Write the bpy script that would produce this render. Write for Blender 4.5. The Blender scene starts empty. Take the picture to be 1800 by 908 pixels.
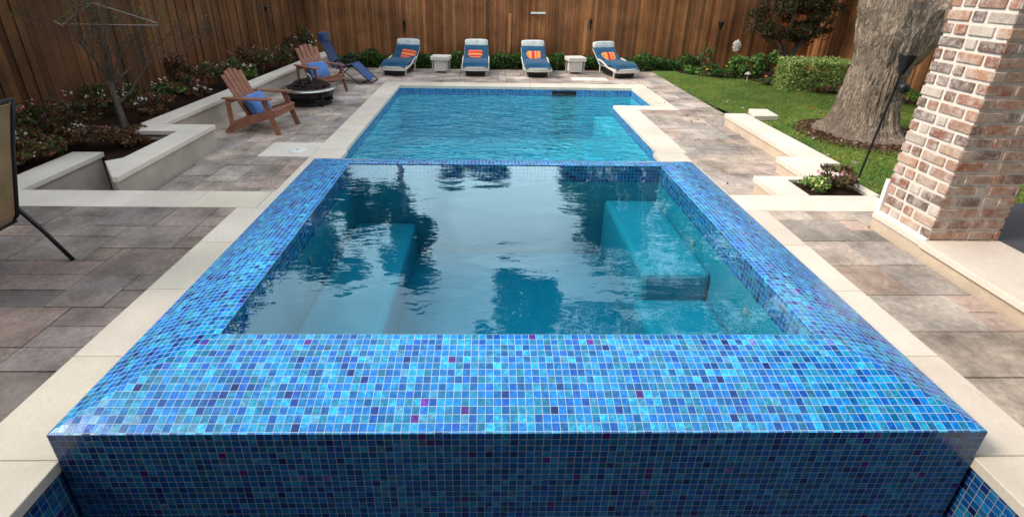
import bpy, math, random
import numpy as np
from mathutils import Vector, Matrix
random.seed(7); RNG = np.random.default_rng(11)
C = bpy.context.scene.collection
SC = bpy.context.scene
# ------------------------------------------------------------------ camera
f_px, CYP, PITCH, YAW, ROLL, CXP = 862.779, 323.5514, .396966, .024359, .017129, 877.718
cam = bpy.data.cameras.new('camera'); co = bpy.data.objects.new('camera', cam); C.objects.link(co)
cp, sp, cy, sy = math.cos(PITCH), math.sin(PITCH), math.cos(YAW), math.sin(YAW)
w = Vector((sy*cp, cy*cp, -sp)); r = Vector((cy, -sy, 0)); u = r.cross(w)
c_, s_ = math.cos(ROLL), math.sin(ROLL); r, u = c_*r + s_*u, -s_*r + c_*u
co.matrix_world = Matrix(((r.x, u.x, -w.x, -.18433), (r.y, u.y, -w.y, 0), (r.z, u.z, -w.z, 2.06872), (0, 0, 0, 1)))
cam.sensor_width = 36; cam.lens = f_px/1800*36
cam.shift_x = (900-CXP)/1800; cam.shift_y = (CYP-454)/1800
cam.clip_end = 500; cam.clip_start = .05
SC.camera = co
# ------------------------------------------------------------------ light
SUN_EL, SUN_AZ = math.radians(43), math.radians(-97)     # azimuth from +Y towards +X: the sun stands to the left
W = bpy.data.worlds.new('World'); SC.world = W; W.use_nodes = True
nt = W.node_tree; bg = nt.nodes['Background']
sky = nt.nodes.new('ShaderNodeTexSky'); sky.sky_type = 'NISHITA'; sky.sun_disc = False
sky.sun_elevation = SUN_EL; sky.sun_rotation = SUN_AZ; sky.dust_density = 5.0; sky.air_density = 1.0
# thin bright cloud over the blue
tc_ = nt.nodes.new('ShaderNodeTexCoord'); cn = nt.nodes.new('ShaderNodeTexNoise'); cn.inputs['Scale'].default_value = 3.2; cn.inputs['Detail'].default_value = 6; cn.inputs['Distortion'].default_value = .4
cr_ = nt.nodes.new('ShaderNodeValToRGB'); cr_.color_ramp.elements[0].position = .36; cr_.color_ramp.elements[1].position = .6
cr_.color_ramp.elements[0].color = (.45, .45, .45, 1)
cm_ = nt.nodes.new('ShaderNodeMix'); cm_.data_type = 'RGBA'; cm_.inputs[7].default_value = (12.0, 13.2, 14.2, 1)
nt.links.new(tc_.outputs['Generated'], cn.inputs['Vector']); nt.links.new(cn.outputs[0], cr_.inputs[0]); nt.links.new(cr_.outputs[0], cm_.inputs[0])
nt.links.new(sky.outputs[0], cm_.inputs[6]); nt.links.new(cm_.outputs[2], bg.inputs[0]); bg.inputs[1].default_value = .15
sl = bpy.data.lights.new('sun', 'SUN'); sl.energy = 3.6; sl.angle = math.radians(18); sl.color = (1, .9, .78)
so = bpy.data.objects.new('sun', sl); C.objects.link(so)
sd = Vector((math.sin(SUN_AZ)*math.cos(SUN_EL), math.cos(SUN_AZ)*math.cos(SUN_EL), math.sin(SUN_EL)))
so.rotation_euler = sd.to_track_quat('Z', 'Y').to_euler(); so.location = (-20, 10, 30)
SC.view_settings.view_transform = 'Standard'; SC.view_settings.look = 'None'
SC.view_settings.exposure = -.03; SC.view_settings.gamma = 1
SC.cycles.max_bounces = 10; SC.cycles.transparent_max_bounces = 16

# ------------------------------------------------------------------ helpers
class MB:
    def __init__(s): s.v = []; s.f = []; s.uv = {}; s.m = []; s.col = []
    def face(s, pts, uv=None, mi=0, col=None):
        n = len(s.v); s.v += [tuple(p) for p in pts]; s.f.append(tuple(range(n, n+len(pts))))
        if uv: s.uv[len(s.f)-1] = uv
        s.m.append(mi); s.col.append(col)
    def box(s, x0, x1, y0, y1, z0, z1, mi=0, col=None, M=None):
        n = len(s.v)
        P = [Vector((x, y, z)) for z in (z0, z1) for (x, y) in ((x0, y0), (x1, y0), (x1, y1), (x0, y1))]
        if M: P = [M @ p for p in P]
        s.v += [tuple(p) for p in P]
        for q in ((0, 3, 2, 1), (4, 5, 6, 7), (0, 1, 5, 4), (1, 2, 6, 5), (2, 3, 7, 6), (3, 0, 4, 7)):
            s.f.append(tuple(n+i for i in q)); s.m.append(mi); s.col.append(col)
    def prism(s, poly, z0, z1, mi=0, col=None):
        n = len(s.v); k = len(poly)
        zf = z1 if callable(z1) else (lambda x, y: z1)
        s.v += [(x, y, z0) for x, y in poly] + [(x, y, zf(x, y)) for x, y in poly]
        s.f.append(tuple(n+i for i in reversed(range(k)))); s.f.append(tuple(n+k+i for i in range(k)))
        for i in range(k): s.f.append((n+i, n+(i+1) % k, n+k+(i+1) % k, n+k+i))
        s.m += [mi]*(k+2); s.col += [col]*(k+2)
    def beam(s, a, b, wd, th, up=(0, 0, 1), mi=0, col=None):
        a, b = Vector(a), Vector(b); d = (b-a); L = d.length; d.normalize()
        sx = d.cross(Vector(up))
        if sx.length < 1e-4: sx = d.cross(Vector((0, 1, 0)))
        sx.normalize(); uz = sx.cross(d)
        M = Matrix(((d.x, sx.x, uz.x, a.x), (d.y, sx.y, uz.y, a.y), (d.z, sx.z, uz.z, a.z), (0, 0, 0, 1)))
        s.box(0, L, -wd/2, wd/2, -th/2, th/2, mi, col, M)
    def tube(s, path, rad, n=8, mi=0, jitter=0, cap=True):
        path = [Vector(p) for p in path]; k = len(path)
        if not hasattr(rad, '__len__'): rad = [rad]*k
        base = len(s.v); ref = None
        for i, p in enumerate(path):
            d = (path[min(i+1, k-1)]-path[max(i-1, 0)]).normalized()
            if ref is None: ref = d.orthogonal().normalized()
            ref = (ref - d*ref.dot(d)).normalized(); b = d.cross(ref)
            for j in range(n):
                a = 2*math.pi*j/n; q = rad[i]*(1+jitter*random.uniform(-1, 1))
                s.v.append(tuple(p + ref*math.cos(a)*q + b*math.sin(a)*q))
        for i in range(k-1):
            for j in range(n):
                a, b2 = base+i*n+j, base+i*n+(j+1) % n
                s.f.append((a, b2, b2+n, a+n)); s.m.append(mi); s.col.append(None)
        if cap:
            s.f.append(tuple(base+j for j in reversed(range(n)))); s.f.append(tuple(base+(k-1)*n+j for j in range(n)))
            s.m += [mi]*2; s.col += [None]*2
    def lathe(s, prof, n=40, mi=0, c=(0, 0)):
        base = len(s.v); k = len(prof)
        for (rr, z) in prof:
            for j in range(n):
                a = 2*math.pi*j/n; s.v.append((c[0]+rr*math.cos(a), c[1]+rr*math.sin(a), z))
        for i in range(k-1):
            for j in range(n):
                a, b2 = base+i*n+j, base+i*n+(j+1) % n
                s.f.append((a, b2, b2+n, a+n)); s.m.append(mi); s.col.append(None)
    def ball(s, c, rx, ry=None, rz=None, nu=10, nv=7, p=1.0, M=None, mi=0):
        ry = ry or rx; rz = rz or rx; base = len(s.v)
        sg = lambda a: math.copysign(abs(a)**p, a)
        for i in range(nv+1):
            t = math.pi*i/nv
            for j in range(nu):
                a = 2*math.pi*j/nu
                q = Vector((rx*sg(math.sin(t))*sg(math.cos(a)), ry*sg(math.sin(t))*sg(math.sin(a)), rz*sg(math.cos(t))))
                if M: q = M @ q
                s.v.append((c[0]+q.x, c[1]+q.y, c[2]+q.z))
        for i in range(nv):
            for j in range(nu):
                a, b2 = base+i*nu+j, base+i*nu+(j+1) % nu
                s.f.append((a, a+nu, b2+nu, b2)); s.m.append(mi); s.col.append(None)
    def build(s, name, mats, parent=None, smooth=False, bevel=0):
        me = bpy.data.meshes.new(name); me.from_pydata(s.v, [], s.f)
        if not isinstance(mats, (list, tuple)): mats = [mats]
        for m in mats: me.materials.append(m)
        me.polygons.foreach_set('material_index', s.m)
        if s.uv:
            ul = me.uv_layers.new(name='UVMap')
            for fi, uv in s.uv.items():
                for li, q in zip(me.polygons[fi].loop_indices, uv): ul.data[li].uv = q
        if any(c is not None for c in s.col) or any(m.get('tinted') for m in mats):
            ca = me.color_attributes.new('tint', 'FLOAT_COLOR', 'CORNER')
            for p in me.polygons:
                c = s.col[p.index] or (1, 1, 1)
                for li in p.loop_indices: ca.data[li].color = (*c, 1)
        if smooth: me.polygons.foreach_set('use_smooth', [True]*len(me.polygons))
        me.update()
        o = bpy.data.objects.new(name, me); C.objects.link(o)
        if parent: o.parent = parent
        if bevel:
            b = o.modifiers.new('b', 'BEVEL'); b.width = bevel; b.segments = 2; b.limit_method = 'ANGLE'
        return o
def tag(o, label=None, cat=None, group=None, kind=None):
    if label: o['label'] = label
    if cat: o['category'] = cat
    if group: o['group'] = group
    if kind: o['kind'] = kind
    return o
def thing(name, label, cat, loc=(0, 0, 0), rz=0, group=None):
    o = bpy.data.objects.new(name, None); C.objects.link(o); o.location = loc; o.rotation_euler = (0, 0, rz)
    o.empty_display_size = .1
    return tag(o, label, cat, group)
def struct(o): o['kind'] = 'structure'; return o
def kids(o): return [c for c in bpy.data.objects if c.parent == o]
def copy_tree(o, parent=None):
    c = o.copy(); C.objects.link(c)
    if parent: c.parent = parent
    for ch in kids(o): copy_tree(ch, c)
    return c

# ------------------------------------------------------------------ materials
class G:
    def __init__(s, name):
        s.m = bpy.data.materials.new(name); s.m.use_nodes = True; s.t = s.m.node_tree
        s.b = s.t.nodes['Principled BSDF']; s.out = s.t.nodes['Material Output']
    def n(s, typ, **kw):
        nd = s.t.nodes.new(typ)
        for k, v in kw.items():
            if k.startswith('i_'): nd.inputs[k[2:].replace('_', ' ')].default_value = v
            else: setattr(nd, k, v)
        return nd
    def l(s, a, b): s.t.links.new(a, b)
    def math(s, op, a, b=None, c=None):
        nd = s.n('ShaderNodeMath', operation=op)
        for i, x in enumerate((a, b, c)):
            if x is None: continue
            if isinstance(x, (int, float)): nd.inputs[i].default_value = x
            else: s.l(x, nd.inputs[i])
        return nd.outputs[0]
    def mix(s, fac, a, b, mode='MIX'):
        nd = s.n('ShaderNodeMix', data_type='RGBA', blend_type=mode)
        for i, x in ((0, fac), (6, a), (7, b)):
            if isinstance(x, (int, float)): nd.inputs[i].default_value = x
            elif isinstance(x, tuple): nd.inputs[i].default_value = (*x, 1) if len(x) == 3 else x
            else: s.l(x, nd.inputs[i])
        return nd.outputs[2]
    def ramp(s, fac, stops, interp='LINEAR'):
        nd = s.n('ShaderNodeValToRGB'); e = nd.color_ramp; e.interpolation = interp
        while len(e.elements) < len(stops): e.elements.new(.5)
        for q, (p, c) in zip(e.elements, stops):
            q.position = p; q.color = (*c, 1) if isinstance(c, tuple) else (c, c, c, 1)
        s.l(fac, nd.inputs[0]); return nd.outputs[0]
    def noise(s, scale, detail=4, rough=.55, vec=None, stretch=None, dist=0):
        nd = s.n('ShaderNodeTexNoise'); nd.inputs['Scale'].default_value = scale
        nd.inputs['Detail'].default_value = detail; nd.inputs['Roughness'].default_value = rough
        nd.inputs['Distortion'].default_value = dist
        v = vec or s.coord()
        if stretch:
            mp = s.n('ShaderNodeMapping'); mp.inputs['Scale'].default_value = stretch; s.l(v, mp.inputs[0]); v = mp.outputs[0]
        s.l(v, nd.inputs['Vector']); return nd.outputs[0]
    def coord(s, k='Object'):
        if not hasattr(s, '_tc'): s._tc = s.n('ShaderNodeTexCoord')
        return s._tc.outputs[k]
    def bump(s, h, strength=.3, dist=.01, nrm=None):
        nd = s.n('ShaderNodeBump'); nd.inputs['Strength'].default_value = strength; nd.inputs['Distance'].default_value = dist
        s.l(h, nd.inputs['Height'])
        if nrm: s.l(nrm, nd.inputs['Normal'])
        s.l(nd.outputs[0], s.b.inputs['Normal']); return nd.outputs[0]
    def base(s, x, rough=.7, spec=.4, metal=0):
        if isinstance(x, tuple): s.b.inputs['Base Color'].default_value = (*x, 1)
        else: s.l(x, s.b.inputs['Base Color'])
        if isinstance(rough, (int, float)): s.b.inputs['Roughness'].default_value = rough
        else: s.l(rough, s.b.inputs['Roughness'])
        s.b.inputs['Specular IOR Level'].default_value = spec; s.b.inputs['Metallic'].default_value = metal
def simple(name, col, rough=.6, spec=.4, metal=0, var=.25, scale=20, bump=.1, bd=.004):
    g = G(name); n = g.noise(scale, 5)
    c = g.mix(n, tuple(x*(1-var) for x in col), tuple(min(1, x*(1+var)) for x in col))
    g.base(c, rough, spec, metal)
    if bump: g.bump(g.noise(scale*3, 4), bump, bd)
    return g.m
def tinted(name, col, rough=.8, spec=.3, fine=60, bump=.3, bd=.004, blotch=.35, bscale=3, streak=None, fc=(.72, 1.18)):
    g = G(name); at = g.n('ShaderNodeAttribute', attribute_name='tint')
    a = g.mix(1, at.outputs[0], col, 'MULTIPLY')
    n1 = g.noise(bscale, 6, .65); n2 = g.noise(fine, 4, .7, stretch=streak)
    a = g.mix(1, a, g.ramp(n1, [(.3, 1-blotch), (.7, 1+blotch*.4)]), 'MULTIPLY')
    a = g.mix(1, a, g.ramp(n2, [(.3, fc[0]), (.7, fc[1])]), 'MULTIPLY')
    g.base(a, rough, spec); g.bump(n2, bump, bd); g.m['tinted'] = 1; return g.m
def tile_mat(name, stops, grout=(.40, .55, .66), rough=.1, glaze=.06):
    g = G(name); uv = g.coord('UV')
    fl = g.n('ShaderNodeVectorMath', operation='FLOOR'); g.l(uv, fl.inputs[0])
    fr = g.n('ShaderNodeVectorMath', operation='FRACTION'); g.l(uv, fr.inputs[0])
    wn = g.n('ShaderNodeTexWhiteNoise', noise_dimensions='2D'); g.l(fl.outputs[0], wn.inputs['Vector'])
    sep = g.n('ShaderNodeSeparateXYZ'); g.l(fr.outputs[0], sep.inputs[0])
    ax = g.math('ABSOLUTE', g.math('SUBTRACT', sep.outputs[0], .5)); ay = g.math('ABSOLUTE', g.math('SUBTRACT', sep.outputs[1], .5))
    mx = g.math('MAXIMUM', ax, ay)
    gm = g.math('SMOOTH_MIN', 1, g.math('MAXIMUM', g.math('MULTIPLY', g.math('SUBTRACT', mx, .452), 50), 0), .01)
    # clusters of darker tiles: blend the white noise with a low frequency noise of the tile index
    low = g.noise(.23, 2, .5, vec=fl.outputs[0])
    val = g.math('ADD', g.math('MULTIPLY', wn.outputs['Value'], .8), g.math('MULTIPLY', g.math('SUBTRACT', low, .5), .55))
    val = g.math('ADD', val, .1)
    col = g.ramp(val, stops, 'CONSTANT')
    inner = g.noise(1.1, 5, .65, vec=uv, dist=1.2)
    col = g.mix(1, col, g.ramp(inner, [(.3, (.5, .6, .72)), (.52, (1, 1, 1)), (.7, (2.4, 1.95, 1.5))]), 'MULTIPLY')
    sw = g.n('ShaderNodeSeparateColor'); g.l(wn.outputs['Color'], sw.inputs[0])
    hv = g.n('ShaderNodeHueSaturation'); g.l(col, hv.inputs['Color'])
    g.l(g.math('MULTIPLY_ADD', sw.outputs[0], .045, .476), hv.inputs['Hue']); g.l(g.math('MULTIPLY_ADD', sw.outputs[1], .75, .62), hv.inputs['Value'])
    fin = g.mix(gm, hv.outputs[0], grout)
    g.base(fin, g.math('MULTIPLY_ADD', gm, .6, g.math('MULTIPLY_ADD', sw.outputs[2], .14, rough)), .3)
    g.b.inputs['Coat Weight'].default_value = glaze; g.b.inputs['Coat Roughness'].default_value = .08
    h = g.math('ADD', g.math('MULTIPLY', gm, -.8), g.math('MULTIPLY', inner, .5))
    # each tile sits at its own slight tilt
    tl = g.math('ADD', g.math('MULTIPLY', g.math('SUBTRACT', sw.outputs[0], .5), sep.outputs[0]), g.math('MULTIPLY', g.math('SUBTRACT', sw.outputs[1], .5), sep.outputs[1]))
    g.bump(g.math('ADD', h, g.math('MULTIPLY', tl, 1.4)), .45, .003)
    return g.m
STOPS = [(0, (.006, .008, .22)), (.09, (.006, .05, .46)), (.2, (.006, .12, .54)), (.34, (.006, .16, .56)), (.5, (.008, .25, .60)), (.64, (.012, .34, .58)), (.74, (.015, .27, .46)),
         (.81, (.02, .40, .66)), (.88, (.05, .33, .50)), (.92, (.06, .025, .30)), (.945, (.12, .20, .52)), (.97, (.006, .03, .45))]
M_TILE = tile_mat('glass_mosaic', STOPS)
M_TILE_SHADE = tile_mat('glass_mosaic_shaded', [(p, (c[0]*.6, c[1]*.45, c[2]*.5)) for p, c in STOPS], grout=(.30, .31, .28), glaze=.0)  # same mosaic as the rim, with the wall's shade put into its colours
M_TILE3 = tile_mat('waterline_mosaic', [(p, (c[0]*.9, c[1]*.8, c[2]*.8)) for p, c in STOPS], grout=(.4, .55, .6), glaze=.1)
M_TRAV = tinted('travertine', (.77, .69, .60), .6, .3, 60, .1, .002, .16, 1.7, fc=(.92, 1.05))
M_TRAVR = tinted('travertine_riser', (.66, .54, .42), .7, .3, 35, .15, .002, .22, 2.5, fc=(.9, 1.06))
M_STUCCO = tinted('stucco', (.52, .46, .40), .9, .2, 90, .4, .004, .3, 1.6, fc=(.85, 1.1))
M_PAVE = tinted('paver', (.33, .272, .24), .7, .35, 30, .6, .006, .6, 2.6)
M_PAVE2 = tinted('patio_paver', (.54, .46, .395), .72, .35, 26, .6, .006, .62, 2.3)
M_JOINT = simple('joint_sand', (.10, .09, .08), .95, .1, scale=60)
M_SLATE_SHADE = simple('slate_and_shade', (.06, .06, .075), .6, .4, scale=30)
M_SOIL = simple('mulch', (.05, .028, .018), .95, .1, var=.6, scale=45, bump=.9, bd=.03)
M_PLAST = simple('pool_plaster', (.05, .58, .69), .8, .2, var=.12, scale=4, bump=0)
M_PLASTS = simple('spa_plaster', (.035, .36, .47), .8, .2, var=.15, scale=5, bump=0)
M_FENCE = tinted('cedar_board', (.36, .155, .064), .75, .25, 45, .5, .005, .5, 1.1, streak=(1, 1, .06))
M_CEDAR = tinted('cedar_chair', (.38, .165, .105), .6, .35, 30, .2, .002, .3, 6, streak=(.2, 1, 1))
g = G('brick'); at_ = g.n('ShaderNodeAttribute', attribute_name='tint'); n1 = g.noise(22, 6, .7); n2 = g.noise(90, 4, .7); n3 = g.noise(7, 5, .65)
a_ = g.mix(1, at_.outputs[0], g.ramp(n2, [(.3, .7), (.7, 1.2)]), 'MULTIPLY')
a_ = g.mix(g.ramp(g.math('ADD', g.math('MULTIPLY', n1, .55), g.math('MULTIPLY', n3, .5)), [(.47, 0.), (.68, .85)]), a_, (.68, .62, .56))
g.base(a_, .85, .25); g.bump(g.math('ADD', n1, n2), .7, .008); g.m['tinted'] = 1; M_BRICK = g.m
M_MORTAR = simple('mortar', (.72, .67, .60), .9, .2, scale=40, bump=.5, bd=.006)
M_BLACK = simple('black_metal', (.012, .012, .013), .45, .5, .3, scale=30)
M_STEEL = simple('steel', (.55, .55, .54), .3, .6, .9, scale=15, bump=.05)
M_WHITE = simple('white_plastic', (.8, .8, .78), .4, .5, var=.06, scale=8, bump=0)
M_WICKER = simple('white_wicker', (.66, .63, .58), .7, .35, var=.3, scale=70, bump=.6, bd=.006)
M_GREY = simple('grey_wicker', (.42, .39, .37), .7, .35, var=.3, scale=70, bump=.6, bd=.006)
def fabric(name, col, var=.25, sc=90):
    g = G(name); n = g.noise(sc, 3, .7); n2 = g.noise(7, 3)
    c = g.mix(n, tuple(x*(1-var) for x in col), tuple(x*(1+var) for x in col))
    c = g.mix(1, c, g.ramp(n2, [(.3, .8), (.7, 1.15)]), 'MULTIPLY')
    g.base(c, .9, .2); g.b.inputs['Sheen Weight'].default_value = .2
    g.bump(g.math('ADD', g.noise(sc*2, 2), g.math('MULTIPLY', n2, 2)), .35, .006); return g.m
M_NAVY = fabric('navy_cushion', (.008, .075, .165), .6, 45)
M_BLUE = fabric('blue_pillow', (.10, .22, .55))
M_SLING = fabric('blue_sling', (.012, .035, .12), .3)
M_TAN = fabric('tan_sling', (.30, .19, .09), .25, 160)
M_ROLL = fabric('head_roll', (.66, .72, .70), .1)
def stripes(name, axis, cols):
    g = G(name); sep = g.n('ShaderNodeSeparateXYZ'); g.l(g.coord('Object'), sep.inputs[0])
    v = g.math('FRACT', g.math('MULTIPLY_ADD', sep.outputs[axis], 4.2, .5))
    k = len(cols); g.base(g.ramp(v, [(i/k, c) for i, c in enumerate(cols)], 'CONSTANT'), .9, .2)
    g.bump(g.noise(150, 2), .3, .003); return g.m
RED, ORG, YEL, PCH = (.62, .035, .03), (.72, .10, .035), (.75, .36, .10), (.76, .24, .14)
M_STRV = stripes('striped_fabric_upright', 0, [YEL, PCH, RED, RED, PCH, YEL, ORG, YEL])
M_STRH = stripes('striped_fabric_level', 2, [ORG, PCH, RED, PCH, YEL, ORG, RED, PCH])
def leaf(name, col, var=.35, tr=.3):
    g = G(name); oi = g.n('ShaderNodeNewGeometry'); 
    c = g.mix(oi.outputs['Random Per Island'], tuple(x*(1-var) for x in col), tuple(x*(1+var) for x in col))
    g.base(c, .55, .35)
    t = g.n('ShaderNodeBsdfTranslucent'); g.l(c, t.inputs[0]); mx = g.n('ShaderNodeMixShader'); mx.inputs[0].default_value = tr
    g.l(g.b.outputs[0], mx.inputs[1]); g.l(t.outputs[0], mx.inputs[2]); g.l(mx.outputs[0], g.out.inputs[0]); return g.m
L_DARK = leaf('leaf_dark', (.03, .075, .02)); L_MID = leaf('leaf_green', (.075, .18, .03)); L_LITE = leaf('leaf_light', (.20, .36, .08))
L_LIME = leaf('leaf_lime', (.55, .62, .22)); L_RED = leaf('leaf_red', (.17, .06, .035)); L_BRN = leaf('leaf_bronze', (.15, .09, .04))
L_PINK = leaf('petal_pink', (.62, .22, .30), .3); L_WHT = leaf('petal_white', (.75, .74, .68), .1); L_YEL = leaf('petal_orange', (.7, .32, .05))
L_GRASS = leaf('grass_blade', (.27, .34, .085), .35)
_t = L_GRASS.node_tree; _tc = _t.nodes.new('ShaderNodeTexCoord'); _n = _t.nodes.new('ShaderNodeTexNoise'); _n.inputs['Scale'].default_value = 1.6; _n.inputs['Detail'].default_value = 5; _t.links.new(_tc.outputs['Object'], _n.inputs['Vector'])
_r = _t.nodes.new('ShaderNodeValToRGB'); _r.color_ramp.elements[0].position = .35; _r.color_ramp.elements[0].color = (.5, .62, .45, 1); _r.color_ramp.elements[1].position = .68; _r.color_ramp.elements[1].color = (1.35, 1.15, 1.1, 1); _t.links.new(_n.outputs[0], _r.inputs[0])
_src = _t.nodes['Principled BSDF'].inputs['Base Color'].links[0].from_socket; _m = _t.nodes.new('ShaderNodeMix'); _m.data_type = 'RGBA'; _m.blend_type = 'MULTIPLY'; _m.inputs[0].default_value = 1; _t.links.new(_src, _m.inputs[6]); _t.links.new(_r.outputs[0], _m.inputs[7])
for _l in list(_src.links):
    if _l.to_node != _m: _s2 = _l.to_socket; _t.links.new(_m.outputs[2], _s2); L_DRY = leaf('dry_leaf', (.20, .11, .07), .5)
L_SAGE = leaf('leaf_sage', (.10, .12, .05), .4)
def bark(name, col, sc=1.0):
    g = G(name)
    n = g.noise(16*sc, 9, .75, stretch=(1, 1, .25), dist=1.4); n2 = g.noise(55*sc, 5, .75, stretch=(1, 1, .5)); n3 = g.noise(2.2*sc, 4)
    rdg = g.math('SUBTRACT', 1, g.math('MULTIPLY', g.math('ABSOLUTE', g.math('SUBTRACT', g.noise(11*sc, 6, .6, stretch=(1, 1, .16), dist=2.2), .5)), 7))
    rdg = g.math('MAXIMUM', rdg, 0)
    h = g.math('SUBTRACT', g.math('ADD', n, g.math('MULTIPLY', n2, .35)), g.math('MULTIPLY', rdg, .45))
    c = g.mix(g.ramp(h, [(.15, 0.), (.65, 1.)]), tuple(x*.35 for x in col), col)
    c = g.mix(1, c, g.ramp(n3, [(.3, .75), (.7, 1.2)]), 'MULTIPLY')
    g.base(c, .9, .2); g.bump(h, 1.0, .09/sc); return g.m
M_BARK = bark('oak_bark', (.76, .60, .46)); M_BARK2 = bark('thin_bark', (.24, .20, .165), 4)
def water(name, tint, dens, bumps, ior, tcol):
    g = G(name); t = g.t; t.nodes.remove(g.b)
    co_ = g.coord(); h = None
    for (sc, st, amp, dist) in bumps:
        n = g.noise(sc, 2, .5, stretch=st, dist=dist); n = g.math('MULTIPLY', n, amp)
        h = n if h is None else g.math('ADD', h, n)
    b = g.n('ShaderNodeBump'); b.inputs['Strength'].default_value = 1; b.inputs['Distance'].default_value = 1; g.l(h, b.inputs['Height'])
    lw = g.n('ShaderNodeLayerWeight'); lw.inputs[0].default_value = .5; g.l(b.outputs[0], lw.inputs['Normal'])
    F = g.math('MULTIPLY_ADD', g.math('POWER', lw.outputs['Facing'], ior), .92, .05)      # reflectance rises towards grazing, the same from above and below
    gl = g.n('ShaderNodeBsdfGlossy'); gl.inputs['Roughness'].default_value = .02; gl.inputs['Color'].default_value = (.70, .96, 1, 1); g.l(b.outputs[0], gl.inputs['Normal'])
    tr = g.n('ShaderNodeBsdfTransparent'); tr.inputs[0].default_value = (*tint, 1)
    mx = g.n('ShaderNodeMixShader'); g.l(F, mx.inputs[0]); g.l(tr.outputs[0], mx.inputs[1]); g.l(gl.outputs[0], mx.inputs[2])
    g.l(mx.outputs[0], g.out.inputs['Surface'])
    va = g.n('ShaderNodeVolumeAbsorption'); va.inputs['Color'].default_value = (*tcol, 1); va.inputs['Density'].default_value = dens
    g.l(va.outputs[0], g.out.inputs['Volume'])
    # the submerged faces of the same water body: clear
    g2 = G(name+'_body'); g2.t.nodes.remove(g2.b); tr2 = g2.n('ShaderNodeBsdfTransparent'); g2.l(tr2.outputs[0], g2.out.inputs['Surface'])
    va2 = g2.n('ShaderNodeVolumeAbsorption'); va2.inputs['Color'].default_value = (*tcol, 1); va2.inputs['Density'].default_value = dens
    g2.l(va2.outputs[0], g2.out.inputs['Volume'])
    return [g.m, g2.m]
M_WSPA = water('spa_water', (.76, .98, 1), .75, [(1.3, (1, 1.8, 1), .008, .3), (9, (1, 2.2, 1), .0008, .5)], 2.75, (.05, .62, .74))
M_WPOOL = water('pool_water', (.86, 1, 1), .2, [(1.5, (1, 2.0, 1), .15, .8), (5, (1, 2.2, 1), .075, .8)], 3.0, (.08, .74, .86))

# ------------------------------------------------------------------ paving
def rtint(rnd=random, a=.75, b=1.15):
    v = rnd.uniform(a, b); h = rnd.uniform(-.03, .05); return (v*(1+h), v, v*(1-h*.8+rnd.uniform(-.02, .06)))
def ashlar(mb, x0, x1, y0, y1, cu, z, skip=lambda x, y: False, gap=.006, sizes=((2, 2), (3, 2), (2, 1), (4, 2), (3, 2), (1, 1), (2, 3)), seed=1, cool=.5):
    rd = random.Random(seed); nx, ny = round((x1-x0)/cu), round((y1-y0)/cu); dx, dy = (x1-x0)/nx, (y1-y0)/ny
    occ = [[skip(x0+(i+.5)*dx, y0+(j+.5)*dy) for j in range(ny)] for i in range(nx)]
    for j in range(ny):
        for i in range(nx):
            if occ[i][j]: continue
            for (a, b) in rd.sample(sizes, len(sizes)) + [(1, 1)]:
                if i+a <= nx and j+b <= ny and not any(occ[p][q] for p in range(i, i+a) for q in range(j, j+b)): break
            for p in range(i, i+a):
                for q in range(j, j+b): occ[p][q] = True
            t = rtint(rd)
            if rd.random() < .25: t = (t[0]*1.06, t[1]*.97, t[2]*.95)
            elif rd.random() < .3: t = (t[0]*.85, t[1]*.86, t[2]*.87)
            zz = z + rd.uniform(-.0025, .0025)
            mb.box(x0+i*dx+gap/2, x0+(i+a)*dx-gap/2, y0+j*dy+gap/2, y0+(j+b)*dy-gap/2, z-.05, zz, 0, t)
def slabrow(mb, x0, x1, y0, y1, z0, z1, along='y', n=5, tints=(.92, 1.06), gap=.003):
    for k in range(n):
        v = random.uniform(*tints); t = (v, v*random.uniform(.97, 1.01), v*random.uniform(.93, 1.0))
        if along == 'y': a, b = y0+(y1-y0)*k/n, y0+(y1-y0)*(k+1)/n; mb.box(x0, x1, a+gap/2, b-gap/2, z0, z1, 0, t)
        else: a, b = x0+(x1-x0)*k/n, x0+(x1-x0)*(k+1)/n; mb.box(a+gap/2, b-gap/2, y0, y1, z0, z1, 0, t)
L = -.2      # level of the sunken pool patio
# near terrace
m = MB(); ashlar(m, -7.2, -2.57, -1.32, 4.31, .195, 0, seed=3, sizes=((2, 2), (3, 2), (2, 1), (4, 2), (3, 2), (3, 1))); struct(m.build('terrace_paving', M_PAVE, bevel=.004))
m = MB(); ashlar(m, 2.53, 3.34, .93, 4.31, .2, 0, seed=9, sizes=((2, 2), (3, 2), (4, 2), (4, 2), (2, 2))); m.box(3.345, 3.95, 3.995, 4.295, -.05, .001, 0, (1, 1, 1)); struct(m.build('side_paving', M_PAVE2, bevel=.004))
m = MB()
m.box(-7.2, -2.165, -3, 4.66, -.9, -.03); m.box(2.165, 3.36, .3, 4.66, -.9, -.03); m.box(-2.2, 3.36, -3, .3, -.9, -.03)
struct(m.build('terrace_base', M_JOINT))
# coping beside the spa and the cross bands
m = MB()
slabrow(m, -2.59, -2.135, .28, 4.296, -.055, .006, 'y', 6); slabrow(m, 2.135, 2.55, .28, 4.296, -.055, .006, 'y', 6)
slabrow(m, -6.9, -2.41, 4.30, 4.68, -.055, .006, 'x', 7); m.box(-2.406, -2.135, 4.30, 4.68, -.055, .006)
slabrow(m, 2.406, 3.92, 4.30, 4.68, -.055, .006, 'x', 2); m.box(2.135, 2.403, 4.30, 4.68, -.055, .006)
struct(m.build('spa_coping', M_TRAV, bevel=.005))
m = MB(); m.box(-6.9, -2.14, 4.55, 4.66, -.9, -.056); m.box(2.14, 3.9, 4.55, 4.66, -.9, -.056); struct(m.build('terrace_riser', M_TRAVR))
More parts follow.
